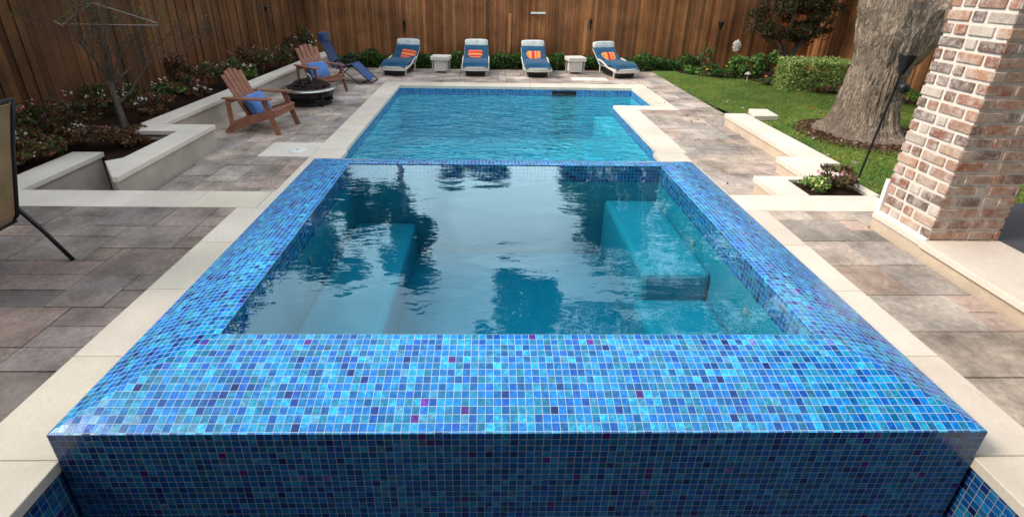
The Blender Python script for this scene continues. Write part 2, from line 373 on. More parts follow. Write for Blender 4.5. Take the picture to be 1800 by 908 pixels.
# sunken patio
hole = lambda x, y: (-2.45 < x < 2.45 and 4.6 < y < 11.35) or (2.3 < x < 3.3 and 9.35 < y < 11.35)
m = MB(); ashlar(m, -4.7, 4.22, 4.66, 13.75, .19, L, skip=lambda x, y: hole(x, y) or (x > 3.95 and y < 7.9) or (x < -3.99 and y < 5.9), seed=5); struct(m.build('patio_paving', M_PAVE2, bevel=.004))
m = MB()
for a in ((-3.99, -2.3, 4.66, 5.9), (-5.4, -2.3, 5.9, 14.3), (2.4, 5.6, 4.66, 9.3), (3.2, 5.6, 9.3, 14.3), (-2.3, 3.2, 11.2, 14.3)): m.box(*a, -2.1, L-.03)
m.box(-12, -5.42, 4.7, 16, -2.1, -1.0); m.box(-5.42, -3.99, 4.665, 5.9, -2.1, -1.5)
struct(m.build('patio_base', M_JOINT))
# pool coping
m = MB(); T_ = .006
slabrow(m, -2.6, -2.17, 4.69, 6.6, L-.055, L+T_, 'y', 3); slabrow(m, -2.6, -2.2, 6.6, 11.1, L-.055, L+T_, 'y', 7)
slabrow(m, 2.17, 2.6, 4.69, 6.6, L-.055, L+T_, 'y', 3); slabrow(m, 2.25, 2.66, 6.6, 9.12, L-.055, L+T_, 'y', 4)
slabrow(m, 2.25, 3.45, 9.12, 9.43, L-.055, L+T_, 'x', 2); slabrow(m, 3.07, 3.45, 9.43, 11.1, L-.055, L+T_, 'y', 3)
slabrow(m, -2.6, 3.45, 11.1, 11.52, L-.055, L+T_, 'x', 9)
struct(m.build('pool_coping', M_TRAV, bevel=.006))
# skimmer pads set in the paving
m = MB(); m.box(-3.31, -2.603, 6.31, 6.92, L-.04, L+.0045); m.box(1.85, 2.74, 11.96, 12.36, L-.04, L+.0045)
struct(m.build('skimmer_pad', M_TRAV, bevel=.004))
for (x, y, rr, lb) in ((-2.85, 6.56, .125, 'round white skimmer lid set in the pale square left of the pool'), (2.3, 12.16, .14, 'round white skimmer lid in the pale pad near the rightmost lounger')):
    t = thing('skimmer_lid', lb, 'lid', (x, y, L+.005), group='white skimmer lids'); m = MB(); m.lathe([(0, .012), (rr*.9, .012), (rr, .008), (rr, 0)], 36); ld = m.build('lid_disc', M_WHITE, t, True)
    m = MB(); m.lathe([(0, .016), (.014, .016), (.016, .012)], 12); m.build('lid_knob', M_STEEL, ld)

# ------------------------------------------------------------------ spa
T = .038
spa = thing('raised_spa', 'raised square spa clad in blue glass mosaic in front of the pool', 'spa', (0, 0, 0))
XI, XO, YF, YI, YB, YO, ZI, ZO = 1.605, 2.128, 1.606, 2.123, 4.73, 5.2, .303, .178
prof = [i/10 for i in range(11)]
def ring(t):
    z = ZI-(ZI-ZO)*t**1.7
    return XI+(XO-XI)*t, YI-(YI-YF)*t, YB+(YO-YB)*t, z
rim = MB(); arc = 0
for i in range(10):
    x0, f0, b0, z0 = ring(prof[i]); x1, f1, b1, z1 = ring(prof[i+1]); d = math.hypot(x1-x0, z1-z0)/T
    v0, v1 = arc, arc+d*1.0; arc = v1
    rim.face([(-x0, f0, z0), (-x1, f1, z1), (x1, f1, z1), (x0, f0, z0)], [(-x0/T+56, -v0), (-x1/T+56, -v1), (x1/T+56, -v1), (x0/T+56, -v0)])
    rim.face([(x0, b0, z0), (x1, b1, z1), (-x1, b1, z1), (-x0, b0, z0)], [(x0/T+56, v0+300), (x1/T+56, v1+300), (-x1/T+56, v1+300), (-x0/T+56, v0+300)])
    rim.face([(x0, f0, z0), (x1, f1, z1), (x1, b1, z1), (x0, b0, z0)], [(v0+500, f0/T), (v1+500, f1/T), (v1+500, b1/T), (v0+500, b0/T)])
    rim.face([(-x0, b0, z0), (-x1, b1, z1), (-x1, f1, z1), (-x0, f0, z0)], [(-v0+900, b0/T), (-v1+900, b1/T), (-v1+900, f1/T), (-v0+900, f0/T)])
rim.build('rim', M_TILE, spa, False)
m = MB(); zb = -1.1
def wall(mb, a, b, zt, zbm, k=0, flip=False, mi=0):
    Ld = math.hypot(b[0]-a[0], b[1]-a[1])/T
    P = [(*a, zbm), (*b, zbm), (*b, zt), (*a, zt)]; U = [(k, (zbm-zt)/T), (k+Ld, (zbm-zt)/T), (k+Ld, 0), (k, 0)]
    if flip: P.reverse(); U.reverse()
    mb.face(P, U, mi)
wall(m, (-XO, YF), (XO, YF), ZO, zb, 2000); wall(m, (XO, YF), (XO, YO), ZO, zb, 2300); wall(m, (XO, YO), (-XO, YO), ZO, zb-.6, 2600); wall(m, (-XO, YO), (-XO, YF), ZO, zb, 2900)
m.build('outer_wall', M_TILE_SHADE, spa)
m = MB(); zt = .303-5*T
def inner(mb, x0, x1, y0, y1, z1, z0, k, mi=0):
    wall(mb, (x0, y0), (x1, y0), z1, z0, k, True, mi); wall(mb, (x1, y0), (x1, y1), z1, z0, k+200, True, mi)
    wall(mb, (x1, y1), (x0, y1), z1, z0, k+400, True, mi); wall(mb, (x0, y1), (x0, y0), z1, z0, k+600, True, mi)
inner(m, -XI, XI, YI, YB, ZI, zt, 4000); m.build('waterline_tile', M_TILE3, spa)
m = MB(); inner(m, -XI, XI, YI, YB, zt, -.85, 5000); m.box(-XI, XI, YI, YB, -.9, -.75)
m.build('spa_shell', M_PLASTS, spa)
m = MB(); m.box(-XI+.001, -.95, YI+.001, YB-.001, -.849, -.36); m.build('bench', M_PLASTS, spa, bevel=.05)
m = MB(); m.box(1.0, XI-.001, YI+.001, 3.299, -.849, -.3); m.build('bench', M_PLASTS, spa, bevel=.05)
m = MB(); m.box(1.05, XI-.001, 3.3, YB-.001, -.849, -.08); m.build('step', M_PLASTS, spa, bevel=.04)
for (x, y, z, ax) in ((1.6, 3.7, -.02, 'x'), (1.6, 2.75, -.02, 'x'), (-1.6, 3.4, -.02, 'x')):
    m = MB(); s = -1 if x > 0 else 1; m.tube([(x, y, z), (x+s*.012, y, z)], .026, 14); m.build('jet', M_GREY, spa)
def wbox(name, mats, poly, z0, z1):
    m = MB(); n = len(poly); m.face([(x, y, z1) for x, y in poly], mi=0); m.face([(x, y, z0) for x, y in reversed(poly)], mi=1)
    for i in range(n):
        a, b = poly[i], poly[(i+1) % n]; m.face([(*a, z0), (*b, z0), (*b, z1), (*a, z1)], mi=1)
    o = m.build(name, mats)
    import bmesh
    bm = bmesh.new(); bm.from_mesh(o.data); bmesh.ops.remove_doubles(bm, verts=bm.verts, dist=1e-5); bm.to_mesh(o.data); bm.free()
    return struct(o)
e = -.012     # the water body runs a little into walls and floor, so no gap is left between water and shell
wbox('spa_water', M_WSPA, [(-XI+e, YI+e), (XI-e, YI+e), (XI-e, YB-e), (-XI+e, YB-e)], -.8, .295)
# catch basin in front of the spa
t = thing('catch_basin', 'shade-darkened mosaic lined overflow basin below the front of the spa', 'basin')
m = MB(); wall(m, (-2.163, 4.3), (-2.163, .3), -.056, -1.15, 7000, True); wall(m, (2.163, .3), (2.163, 4.3), -.056, -1.15, 7300, True); wall(m, (-2.163, .3), (2.163, .3), -.056, -1.15, 7600, False)
o = m.build('basin_wall', M_TILE_SHADE, t)
m = MB(); m.face([(-2.163, .3, -1.1), (2.163, .3, -1.1), (2.163, 4.3, -1.1), (-2.163, 4.3, -1.1)], [(0, 0), (114, 0), (114, 105), (0, 105)]); m.build('basin_floor', M_TILE_SHADE, t)
# ------------------------------------------------------------------ pool
pool = thing('pool', 'long rectangular swimming pool with notch at its far right corner', 'pool')
PO = [(-2.2, 5.2), (2.25, 5.2), (2.25, 9.43), (3.07, 9.43), (3.07, 11.1), (-2.2, 11.1)]
def loopwalls(mb, P, z1, z0, k):
    for i in range(len(P)):
        a, b = P[i], P[(i+1) % len(P)]
        if i == 0: continue
        wall(mb, a, b, z1, z0, k+i*300, True)
m = MB(); loopwalls(m, PO, L-.055, L-.055-4*T, 10000); m.build('waterline_tile', M_TILE3, pool)
m = MB(); loopwalls(m, PO, L-.055-4*T, -1.75, 12000); m.face([(-2.2, 5.2, -1.7), (3.1, 5.2, -1.7), (3.1, 8, -1.55), (-2.2, 8, -1.55)]); m.face([(-2.2, 8, -1.55), (3.1, 8, -1.55), (3.1, 11.1, -1.4), (-2.2, 11.1, -1.4)])
m.build('pool_shell', M_PLAST, pool)
m = MB(); m.box(2.26, 3.069, 9.44, 11.099, -1.6, -.85); m.build('step', M_PLAST, pool, bevel=.03)
m = MB(); m.box(1.25, 1.8, 11.06, 11.099, L-.19, L-.08); m.build('skimmer_opening', M_BLACK, pool)
wbox('pool_water', M_WPOOL, [(x+(e if x < 0 else -e), y+(e if y < 8 else -e)) if i not in (2, 3) else (x-e, y+e) for i, (x, y) in enumerate(PO)], -1.9, L-.13)

# ------------------------------------------------------------------ planter walls, left
def capwall(name, label, poly_cap, z, inset=.03, base=-.78, cat='wall', group=None, mw=None, inner=None):
    base = -1.6; t = thing(name, label, cat, (poly_cap[0][0], poly_cap[0][1], L), group=group); ox, oy = poly_cap[0]
    zf = (z if callable(z) else (lambda x, y: z))
    m = MB(); n = len(poly_cap); cx = sum(p[0] for p in poly_cap)/n; P = [(x-ox, y-oy) for x, y in poly_cap]
    m.prism(P, lambda: 0, 0) if False else None
    k = len(P); m.v = [(x, y, zf(x+ox, y+oy)-.06-L) for x, y in P]+[(x, y, zf(x+ox, y+oy)-L) for x, y in P]
    m.f = [tuple(reversed(range(k))), tuple(range(k, 2*k))]+[(i, (i+1) % k, k+(i+1) % k, k+i) for i in range(k)]; m.m = [0]*(k+2); m.col = [(1, 1, 1)]*(k+2)
    m.build('cap', M_TRAV, t, bevel=.006)
    Q = inner or poly_cap; m = MB()
    m.prism([(x-ox, y-oy) for x, y in Q], base-L, lambda x, y: zf(x+ox, y+oy)-.0605-L, 0, (1, 1, 1)); m.build('wall_face', mw or M_STUCCO, t)
    return t
capwall('planter_wall', 'low stone capped planter wall nearest the tan sling chair, its top level with the terrace', [(-5.35, 4.69), (-4.97, 4.69), (-4.97, 5.87), (-5.35, 5.87)], 0, inner=[(-5.33, 4.70), (-5.0, 4.70), (-5.0, 5.85), (-5.33, 5.85)], group='planter walls')
capwall('planter_wall', 'protruding middle planter wall with zigzag cap between the sling chair and the nearer wooden chair',
        [(-3.95, 4.69), (-3.95, 6.62), (-4.9, 6.62), (-4.9, 6.30), (-4.28, 6.30), (-4.28, 5.26), (-4.40, 5.15), (-4.005, 4.686)], .15,
        inner=[(-3.975, 4.70), (-3.975, 6.59), (-4.88, 6.59), (-4.88, 6.33), (-4.25, 6.33), (-4.25, 5.27), (-4.385, 5.16), (-4.00, 4.70)], group='planter walls')
capwall('planter_wall', 'long straight planter wall running back behind the wooden chairs to the fence', [(-4.665, 6.625), (-4.43, 13.85), (-4.72, 13.85), (-4.98, 6.625)], .15,
        inner=[(-4.70, 6.63), (-4.46, 13.84), (-4.69, 13.84), (-4.95, 6.63)], group='planter walls')
m = MB(); m.prism([(-4.985, 5.875), (-4.38, 5.155), (-4.0, 4.705), (-3.99, 4.8), (-4.26, 5.15), (-4.26, 6.35), (-4.95, 6.35), (-4.95, 6.6), (-4.72, 13.8), (-5.1, 14), (-7, 4.7), (-5.36, 4.7), (-5.35, 5.88)], -.8, lambda x, y: .02 if y > 6.2 or x < -6 else -.06)
struct(m.build('planter_soil', M_SOIL))

t = thing('planter_wall', 'short slanting wall face joining the two nearer planter walls', 'wall', (-4.96, 5.86, L), group='planter walls')
m = MB(); m.prism([(-.03, .0), (.955, -1.165), (.97, -1.155), (-.01, .01)], -1.4, lambda x, y: .09, 0, (1, 1, 1)); m.build('wall_face', M_STUCCO, t)
# ------------------------------------------------------------------ right ledges
def ledge(label, boxes, hb, group='stone garden ledges'):
    x0, y0 = boxes[0][0], boxes[0][2]; t = thing('garden_ledge', label, 'ledge', (x0, y0, L), group=group); m = MB()
    for (a, b, c, d) in boxes: m.box(a-x0, b-x0, c-y0, d-y0, .13, .2+T_, 0, (1, 1, 1))
    m.build('cap', M_TRAV, t, bevel=.006); m = MB()
    for (a, b, c, d) in hb: m.box(a-x0, b-x0, c-y0, d-y0, -.4, .1295, 0, (1, 1, 1))
    m.build('wall_face', M_TRAVR, t)
ledge('low stone ledge with a small flower pocket beside the side terrace', [(2.89, 3.22, 4.685, 5.23), (3.222, 3.98, 5.12, 5.23), (3.87, 3.98, 4.685, 5.118)], [(2.91, 3.96, 4.70, 5.21)])
ledge('short middle stone ledge stepping back between two other ledges', [(3.53, 3.98, 5.233, 5.91)], [(3.55, 3.96, 5.22, 5.89)])
ledge('long stone ledge along the lawn, farthest of the stepped ledges', [(3.84, 4.21, 5.913, 8.12), (3.982, 4.21, 5.67, 5.911)], [(3.86, 4.19, 5.93, 8.10), (3.99, 4.19, 5.69, 5.93)])
t = thing('stepping_stone', 'pale rectangular stepping slab lying on the lawn beside the long ledge', 'stepping stone', (4.2, 7.85, 0)); m = MB()
m.prism([(0, 0), (.44, .03), (.48, .49), (.16, .5)], -.05, .035, 0, (1, 1, 1)); m.build('slab', M_TRAV, t, bevel=.01)
m = MB(); m.box(3.225, 3.868, 4.69, 5.118, -.1, -.03); struct(m.build('flower_pocket_soil', M_SOIL))

# ------------------------------------------------------------------ porch + brick column
m = MB(); m.box(3.36, 9, -3, 3.985, -.3, .145); struct(m.build('porch_base', M_TRAVR))
for p in bpy.data.objects['porch_base'].data.polygons: pass
m = MB(); slabrow(m, 3.33, 4.0, -1.5, 3.45, .1, .155, 'y', 5, gap=.004); m.box(3.345, 4.0, 3.452, 3.99, .1, .152, 0, (1, 1, 1)); struct(m.build('porch_edge', M_TRAV, bevel=.006))
m = MB(); m.box(4.003, 9, -3, 4.2, .1, .15); struct(m.build('porch_floor', M_SLATE_SHADE))  # dark colour stands in for the shade on the ground here
col = thing('brick_column', 'square whitewashed brick column standing on the porch edge at right', 'column', (3.69, 3.72, .149))
hx, hy, H, CO = .295, .27, 2.9, .098
m = MB(); m.box(-hx+.012, hx-.012, -hy+.012, hy-.012, 0, H); m.build('mortar', M_MORTAR, col)
m = MB(); rd = random.Random(4)
BC = [(.40, .17, .10), (.46, .25, .16), (.34, .15, .10), (.52, .34, .24), (.27, .15, .11), (.55, .45, .37), (.38, .22, .16), (.20, .13, .11), (.48, .28, .20)]
for k in range(int(H/CO)):
    z0 = k*CO+.014; z1 = z0+CO-.027
    for face in range(4):
        Lh = hx if face in (0, 2) else hy
        pos = -Lh + (0 if (k+face) % 2 else 0); i = 0
        while pos < Lh-.03:
            ln = (.205 if (i+k+face) % 2 == 0 else .095)+rd.uniform(-.012, .012); en = min(pos+ln, Lh)
            if Lh-en < .05: en = Lh
            a, b = pos+.004, en-.004; c = rd.choice(BC); v = rd.uniform(.8, 1.15); c = (c[0]*v, c[1]*v, c[2]*v)
            pr = rd.uniform(-.003, .004)
            dz = rd.uniform(-.002, .002)
            if face == 0: m.box(a, b, -hy-pr, -hy+.05, z0+dz, z1+dz, 0, c)
            elif face == 2: m.box(a, b, hy-.05, hy+pr, z0+dz, z1+dz, 0, c)
            elif face == 1: m.box(hx-.05, hx+pr+.001, a, b, z0+dz+.0005, z1+dz, 0, c)
            else: m.box(-hx-pr-.001, -hx+.05, a, b, z0+dz+.0005, z1+dz, 0, c)
            pos = en+.02; i += 1
m.build('bricks', M_BRICK, col, bevel=.006)
m = MB(); m.box(-hx-.018, -hx+.03, hy-.02, hy+.02, 0, .32); m.box(-hx-.012, -hx+.02, -hy, hy-.021, 0, .022); m.build('white_trim', M_WHITE, col, bevel=.003)

hs = thing('shade_house', 'unseen brick house with deep eaves, added behind the camera for shade', 'house', (0, -2.6, 0))  # unseen house mass, added to shade the spa front and near paving
m = MB(); m.box(-12, 9, -5, 0, -.5, 5.2, 0, (.34, .17, .11)); m.build('wall', M_BRICK, hs)
m = MB(); m.box(-12.4, 9.4, -5.5, 2.5, 5.2, 5.45); m.build('roof', M_SLATE_SHADE, hs)
m = MB(); m.box(3.2, 9, .0, 6.7, 3.06, 3.4); m.build('porch_roof', M_SLATE_SHADE, hs)
for k in range(4): m = MB(); m.box(-10+k*4.2, -7.6+k*4.2, -.02, .03, .6, 2.6); m.build('window', M_SLATE_SHADE, hs)
# ------------------------------------------------------------------ fences
def fence(label, a, b, z0, h, seed, dk=1, bw=.092, hb=.0):
    a, b = Vector((*a, 0)), Vector((*b, 0)); d = b-a; Ln = d.length; ang = math.atan2(d.y, d.x)
    t = thing('wood_fence', label, 'fence', (a.x, a.y, z0), ang, 'cedar privacy fences'); rd = random.Random(seed); m = MB(); x = 0
    while x < Ln:
        v = rd.uniform(.6, 1.3); v *= dk; c = (v*rd.uniform(.92, 1.1), v, v*rd.uniform(.85, 1.05)); wv = bw*rd.uniform(.85, 1.1)
        off = rd.uniform(-.006, .006) - (.018 if rd.random() < .3 else 0)
        m.box(x, min(x+wv-.005, Ln), off, off+.018, rd.uniform(0, .02), h+rd.uniform(-.01, .01), 0, c); x += wv
    m.build('boards', M_FENCE, t)
    m = MB()
    m = MB(); x = -.06
    while x < Ln: wv = .14; v = rd.uniform(.4, .8); m.box(x, min(x+wv, Ln), .026, .042, .01, h-.02, 0, (v, v, v)); x += wv+.002
    m.build('backing_boards', M_FENCE, t)
    for zz in (.3, h/2, h-.2): m = MB(); m.box(0, Ln, .045, .085, zz, zz+.09, 0, (.7, .7, .7)); m.build('rail', M_FENCE, t)
    k = int(Ln/2.4)
    for i in range(k+1): m = MB(); m.box(i*Ln/k-.05, i*Ln/k+.05, .086, .186, -.2, h-.02, 0, (.7, .7, .7)); m.build('post', M_FENCE, t)
    return t
fb = fence('long back fence of warm brown vertical cedar boards behind the blue loungers', (-5.05, 13.95), (8.72, 13.95), -.3, 3.0, 21)
fl = fence('brown vertical board fence, tint darkened for shade, on the left behind the flower planter', (-7.4, 1.6), (-5.07, 13.9), -.2, 3.0, 22, .42)  # board tint darkened to carry the shade on this fence
fr_ = fence('brown board fence on the right behind the big tree', (8.7, 13.93), (8.7, 3.0), -.3, 3.0, 23)
for (x, z0, z1) in ((.36, 0, 1.5), (2.43, .1, 1.35)):
    m = MB(); x -= -5.05; m.box(x-.045, x+.045, -.03, -.008, z0, z1, 0, (1.6, 1.7, 1.7)); m.build('batten', M_FENCE, fb)
t = thing('gate_handle', 'white horizontal bar handle mounted on the back fence', 'handle', (1.12, 13.9, 1.22)); m = MB(); m.box(-.2, .2, -.03, -.005, -.025, .025); m.build('bar', M_WHITE, t, bevel=.008)
for x in (-.155, .155): m = MB(); m.box(x-.015, x+.015, -.006, .045, -.015, .015); m.build('bracket', M_STEEL, t)
def lantern(x, y, z, lb, rz=0):
    t = thing('wall_lantern', lb, 'lantern', (x, y, z), rz, 'iron ornaments on the fence'); m = MB()
    m.lathe([(0, .16), (.03, .14), (.045, .11), (.03, .1), (.035, .02), (.02, 0), (.02, -.03), (.035, -.05), (.015, -.09), (.02, -.14), (0, -.16)], 12); m.build('lantern_body', M_BLACK, t, True)
    m = MB(); m.box(-.012, .012, .0, .07, -.02, .01); m.build('bracket', M_BLACK, t)
lantern(-2.48, 13.86, .85, 'dark iron ornament on the back fence above the leftmost lounger'); lantern(2.55, 13.86, .95, 'dark iron ornament on the back fence beside the orange batten')
for (x, y, z, lb, rz) in ((-5.42, 12.2, 1.38, 'small dark spotlight high on the left fence', 1.35), (-4.75, 13.85, 1.52, 'small dark spotlight high on the fence corner', 0)):
    t = thing('spotlight', lb, 'spotlight', (x, y, z), rz, 'small spotlights on the fences'); m = MB(); m.tube([(0, .04, .05), (0, -.02, 0), (0, -.1, -.06)], [.03, .045, .055], 12); lh = m.build('lamp_head', M_BLACK, t, True)
    m = MB(); m.lathe([(0, 0), (.045, 0)], 12); o = m.build('lens', M_STEEL, lh); o.location = (0, -.101, -.061); o.rotation_euler = (math.radians(122), 0, 0)

# ------------------------------------------------------------------ lawn
def lawn_z(x, y):
    k = min(1, max(0, (y-7.2)/2.6)); k = k*k*(3-2*k); return -.03-.155*k
m = MB(); nx, ny = 30, 46; X0, X1, Y0, Y1 = 3.95, 11, 4.15, 14.2; base = 0
for i in range(nx+1):
    for j in range(ny+1):
        x, y = X0+(X1-X0)*i/nx, Y0+(Y1-Y0)*j/ny
        m.v.append((max(x, 4.2) if y > 5.9 else x, y, lawn_z(x, y)+random.uniform(-.004, .004)))
for i in range(nx):
    for j in range(ny):
        a = i*(ny+1)+j; m.f.append((a, a+ny+1, a+ny+2, a+1)); m.m.append(0); m.col.append(None)
g = G('turf'); n1 = g.noise(3, 5); n2 = g.noise(90, 3)
g.base(g.mix(n1, g.mix(n2, (.05, .11, .02), (.10, .18, .03)), g.mix(n2, (.08, .14, .03), (.13, .21, .05))), .9, .2); g.bump(n2, .6, .02)
struct(m.build('lawn', g.m, smooth=True))
g2 = MB(); g2.box(-120, 120, -60, -3.001, -.6, -.5); g2.box(-120, -12, -3, 160, -.6, -.5); g2.box(12, 120, -3, 160, -.6, -.5); g2.box(-12, 12, 16.1, 160, -.6, -.5); struct(g2.build('ground', g.m))
m = MB(); m.box(3.9, 12, 3.99, 16, -2.1, -.26); m.box(-12, 4, 14.3, 16.1, -2.1, -.3); struct(m.build('lawn_base', M_SOIL))
def cards(name, P, size, mats, parent=None, mw=None, up=.0, asp=.5, nrm=None, smax=None):
    """leaf shaped quads, one island each"""
    P = np.asarray(P, float); n = len(P); R = RNG
    d = R.normal(size=(n, 3)); d[:, 2] += up; d /= np.linalg.norm(d, axis=1)[:, None]
    e_ = R.normal(size=(n, 3)); s = np.cross(d, e_); s /= np.linalg.norm(s, axis=1)[:, None]
    sz = (size*R.uniform(.6, 1.3, n))[:, None]; up_ = np.cross(s, d)
    a = P - d*sz*.5; c = P + d*sz*.5; b = P + s*sz*asp*.5 + up_*sz*.12; e2 = P - s*sz*asp*.5 + up_*sz*.12
    V = np.stack([a, b, c, e2], 1).reshape(-1, 3)
    me = bpy.data.meshes.new(name); me.vertices.add(4*n); me.vertices.foreach_set('co', V.ravel())
    me.loops.add(4*n); me.loops.foreach_set('vertex_index', np.arange(4*n)); me.polygons.add(n)
    me.polygons.foreach_set('loop_start', np.arange(n)*4); me.polygons.foreach_set('loop_total', np.full(n, 4))
    for q in mats: me.materials.append(q)
    w_ = np.array(mw or [1]*len(mats), float); me.polygons.foreach_set('material_index', R.choice(len(mats), n, p=w_/w_.sum()))
    me.update(); o = bpy.data.objects.new(name, me); C.objects.link(o)
    if parent: o.parent = parent
    return o
# grass blades, mown
N = 150000; gx = RNG.uniform(3.99, 8.7, N); gy = RNG.uniform(4.4, 13.3, N)
def in_lawn(x, y):
    ok = (x > 4.215) | ((y < 5.66) & (x > 3.99) & (y > 4.4)); ok &= ~((x < 4.72) & (y > 7.84) & (y < 8.36) & (x < 4.7))
    ok &= (y < 12.9-(x-4.2)*.34-(x > 7)*.5); ok &= ((x-5.5)**2+(y-7.0)**2 > .62) & ~((x < 4.0) & (y < 5.15)); ok &= (x < 8.6)
    return ok
k = in_lawn(gx, gy); gx, gy = gx[k], gy[k]
kk = np.clip((gy-7.2)/2.6, 0, 1); gz = -.03-.155*kk*kk*(3-2*kk)
o = cards('grass', np.stack([gx, gy, gz+.012], 1), .045, [L_GRASS, L_MID, L_LITE], mw=[7, 1, 2], up=1.6, asp=.16)
tag(o, 'short mown green grass beside the patio', 'grass', kind='stuff')
def blob_pts(n, c, r, shell=.5):
    v = RNG.normal(size=(n, 3)); v /= np.linalg.norm(v, axis=1)[:, None]; q = RNG.uniform(shell, 1, n)**.6
    return v*q[:, None]*np.array(r) + np.array(c)
def clumpy(n, c, r, k=14, cr=.35, keep=1.0):
    """points gathered round k smaller clumps so the outline stays uneven"""
    cs = blob_pts(k, c, np.array(r)*.8, .3); out = []
    for q in cs:
        s = RNG.uniform(.6, 1.3); out.append(blob_pts(max(3, n//k), q, np.array(r)*cr*s, .15))
    return np.concatenate(out)

# ------------------------------------------------------------------ big oak
oak = thing('oak_tree', 'massive rough barked oak trunk rising from the lawn beside the brick column', 'tree', (5.5, 7.15, -.03))
from mathutils import noise as mn
m = MB(); n = 200; zs = [0, .05, .12, .22, .36, .55, .8, 1.0, 1.2, 1.4, 1.6, 1.8]
rads = [.62, .54, .49, .455, .43, .41, .395, .39, .40, .43, .47, .5]
fl_ph = [(.3, .16), (1.5, .12), (2.6, .18), (3.9, .14), (4.8, .2), (5.7, .1)]
def oak_r(a, z, r0):
    f = sum(am*max(0, math.cos(a-p))**6 for p, am in fl_ph)*math.exp(-z*3.2)
    return r0*(1+f*1.3+.035*math.sin(5*a+z*2)+.025*math.sin(9*a-z*3)+.012*math.sin(23*a+z*9))
zz = np.linspace(0, 1.8, 120)
for z in zz:
    r0 = np.interp(z, zs, rads); cx = -.02+.03*math.sin(z*1.5)+max(0, z-.9)*.07
    for j in range(n):
        a = 2*math.pi*j/n; q = oak_r(a, z, r0*.88); q += .055*(abs(mn.noise((math.cos(a)*7, math.sin(a)*7, z*1.9)))-.2)+.022*mn.noise((math.cos(a)*19, math.sin(a)*19, z*7))+.012*mn.noise((math.cos(a)*40, math.sin(a)*40, z*18)); sx = 1+max(0, z-1.0)*.35
        m.v.append((cx+q*math.cos(a)*sx, q*math.sin(a)*(1-max(0, z-1)*.2), z))
for i in range(len(zz)-1):
    for j in range(n):
        a, b = i*n+j, i*n+(j+1) % n; m.f.append((a, b, b+n, a+n)); m.m.append(0); m.col.append(None)
m.build('trunk', M_BARK, oak, True)
def limb(path, rad, parent, name='limb', mat=M_BARK, n=24):
    P = [Vector(p) for p in path]; pp, rr = [], []
    for i in range(len(P)-1):
        for q in range(5):
            f = q/5; pp.append(P[i].lerp(P[i+1], f)+Vector((random.uniform(-1, 1), random.uniform(-1, 1), 0))*rad[i]*.05); rr.append(rad[i]*(1-f)+rad[i+1]*f)
    pp.append(P[-1]); rr.append(rad[-1]); mm = MB(); mm.tube(pp, rr, n); return mm.build(name, mat, parent, True)
limb([(.05, 0, .9), (-.05, 0, 1.5), (-.25, .1, 2.3), (-.6, .4, 3.3), (-1.6, 1.0, 4.3), (-3.6, 1.6, 5.0), (-4.8, 2.2, 5.9)], [.25, .36, .31, .27, .2, .12, .06], oak)
limb([(.15, 0, 1.0), (.42, 0, 1.5), (.85, -.05, 2.1), (1.5, -.2, 3.0), (2.4, -.5, 4.5), (3.0, -1, 6)], [.24, .31, .27, .24, .17, .08], oak)
limb([(-.5, .3, 3.0), (.2, 1.5, 4.5), (.6, 3.0, 6.0)], [.2, .15, .08], oak)
pts = []
for c, rr, nn in [((-1.2, 1.0, 6.0), (1.7, 1.6, 1.0), 1400), ((-2.9, 1.6, 6.2), (1.4, 1.3, 1.0), 1400), ((-4.75, 2.4, 5.7), (1.0, 1.5, 1.5), 4200), ((-5.2, 1.4, 7.6), (.9, 1.0, .9), 1800), ((-5.95, 1.6, 6.5), (.8, .9, .8), 1700), ((-3.9, .6, 7.4), (.8, .8, .7), 900),
                  ((1.2, 1.5, 6.8), (2.2, 2.0, 1.2), 1600), ((3, -1, 6.8), (1.8, 1.8, 1.1), 900), ((.5, 4.2, 6.2), (2.6, 1.8, 1.6), 2400), ((-2.2, 4.5, 5.2), (1.4, 1.2, 1.2), 1500)]:
    pts.append(clumpy(nn, c, rr, 24, .28))
cards('crown', np.concatenate(pts), .16, [L_DARK, L_MID], oak, [3, 1])
m = MB(); m.lathe([(0, .012), (.75, .012), (.98, .0)], 40); o = m.build('mulch_ring', M_SOIL); o.location = (5.5, 7.0, -.028); struct(o)
a = RNG.uniform(0, 6.28, 1500); q = np.sqrt(RNG.uniform(.2, 1.1, 1500)); o = cards('leaf_litter', np.stack([5.5+q*np.cos(a)*.95, 7.0+q*np.sin(a)*.8, np.full(1500, -.008)], 1), .05, [L_DRY, L_BRN, L_RED, L_WHT], mw=[6, 2, 1, .3], asp=.6)
tag(o, 'fallen dry leaves and bark chips ringing the oak', 'leaf litter', kind='stuff')
a = 34; px = np.concatenate([RNG.uniform(4.1, 8, a)]); py = RNG.uniform(4.6, 10, a); o = cards('fallen_leaves', np.stack([px, py, np.array([lawn_z(x, y)+.035 for x, y in zip(px, py)])], 1), .07, [L_DRY, L_YEL, L_WHT], asp=.6)
tag(o, 'scattered fallen leaves on the lawn', 'leaves', kind='stuff')

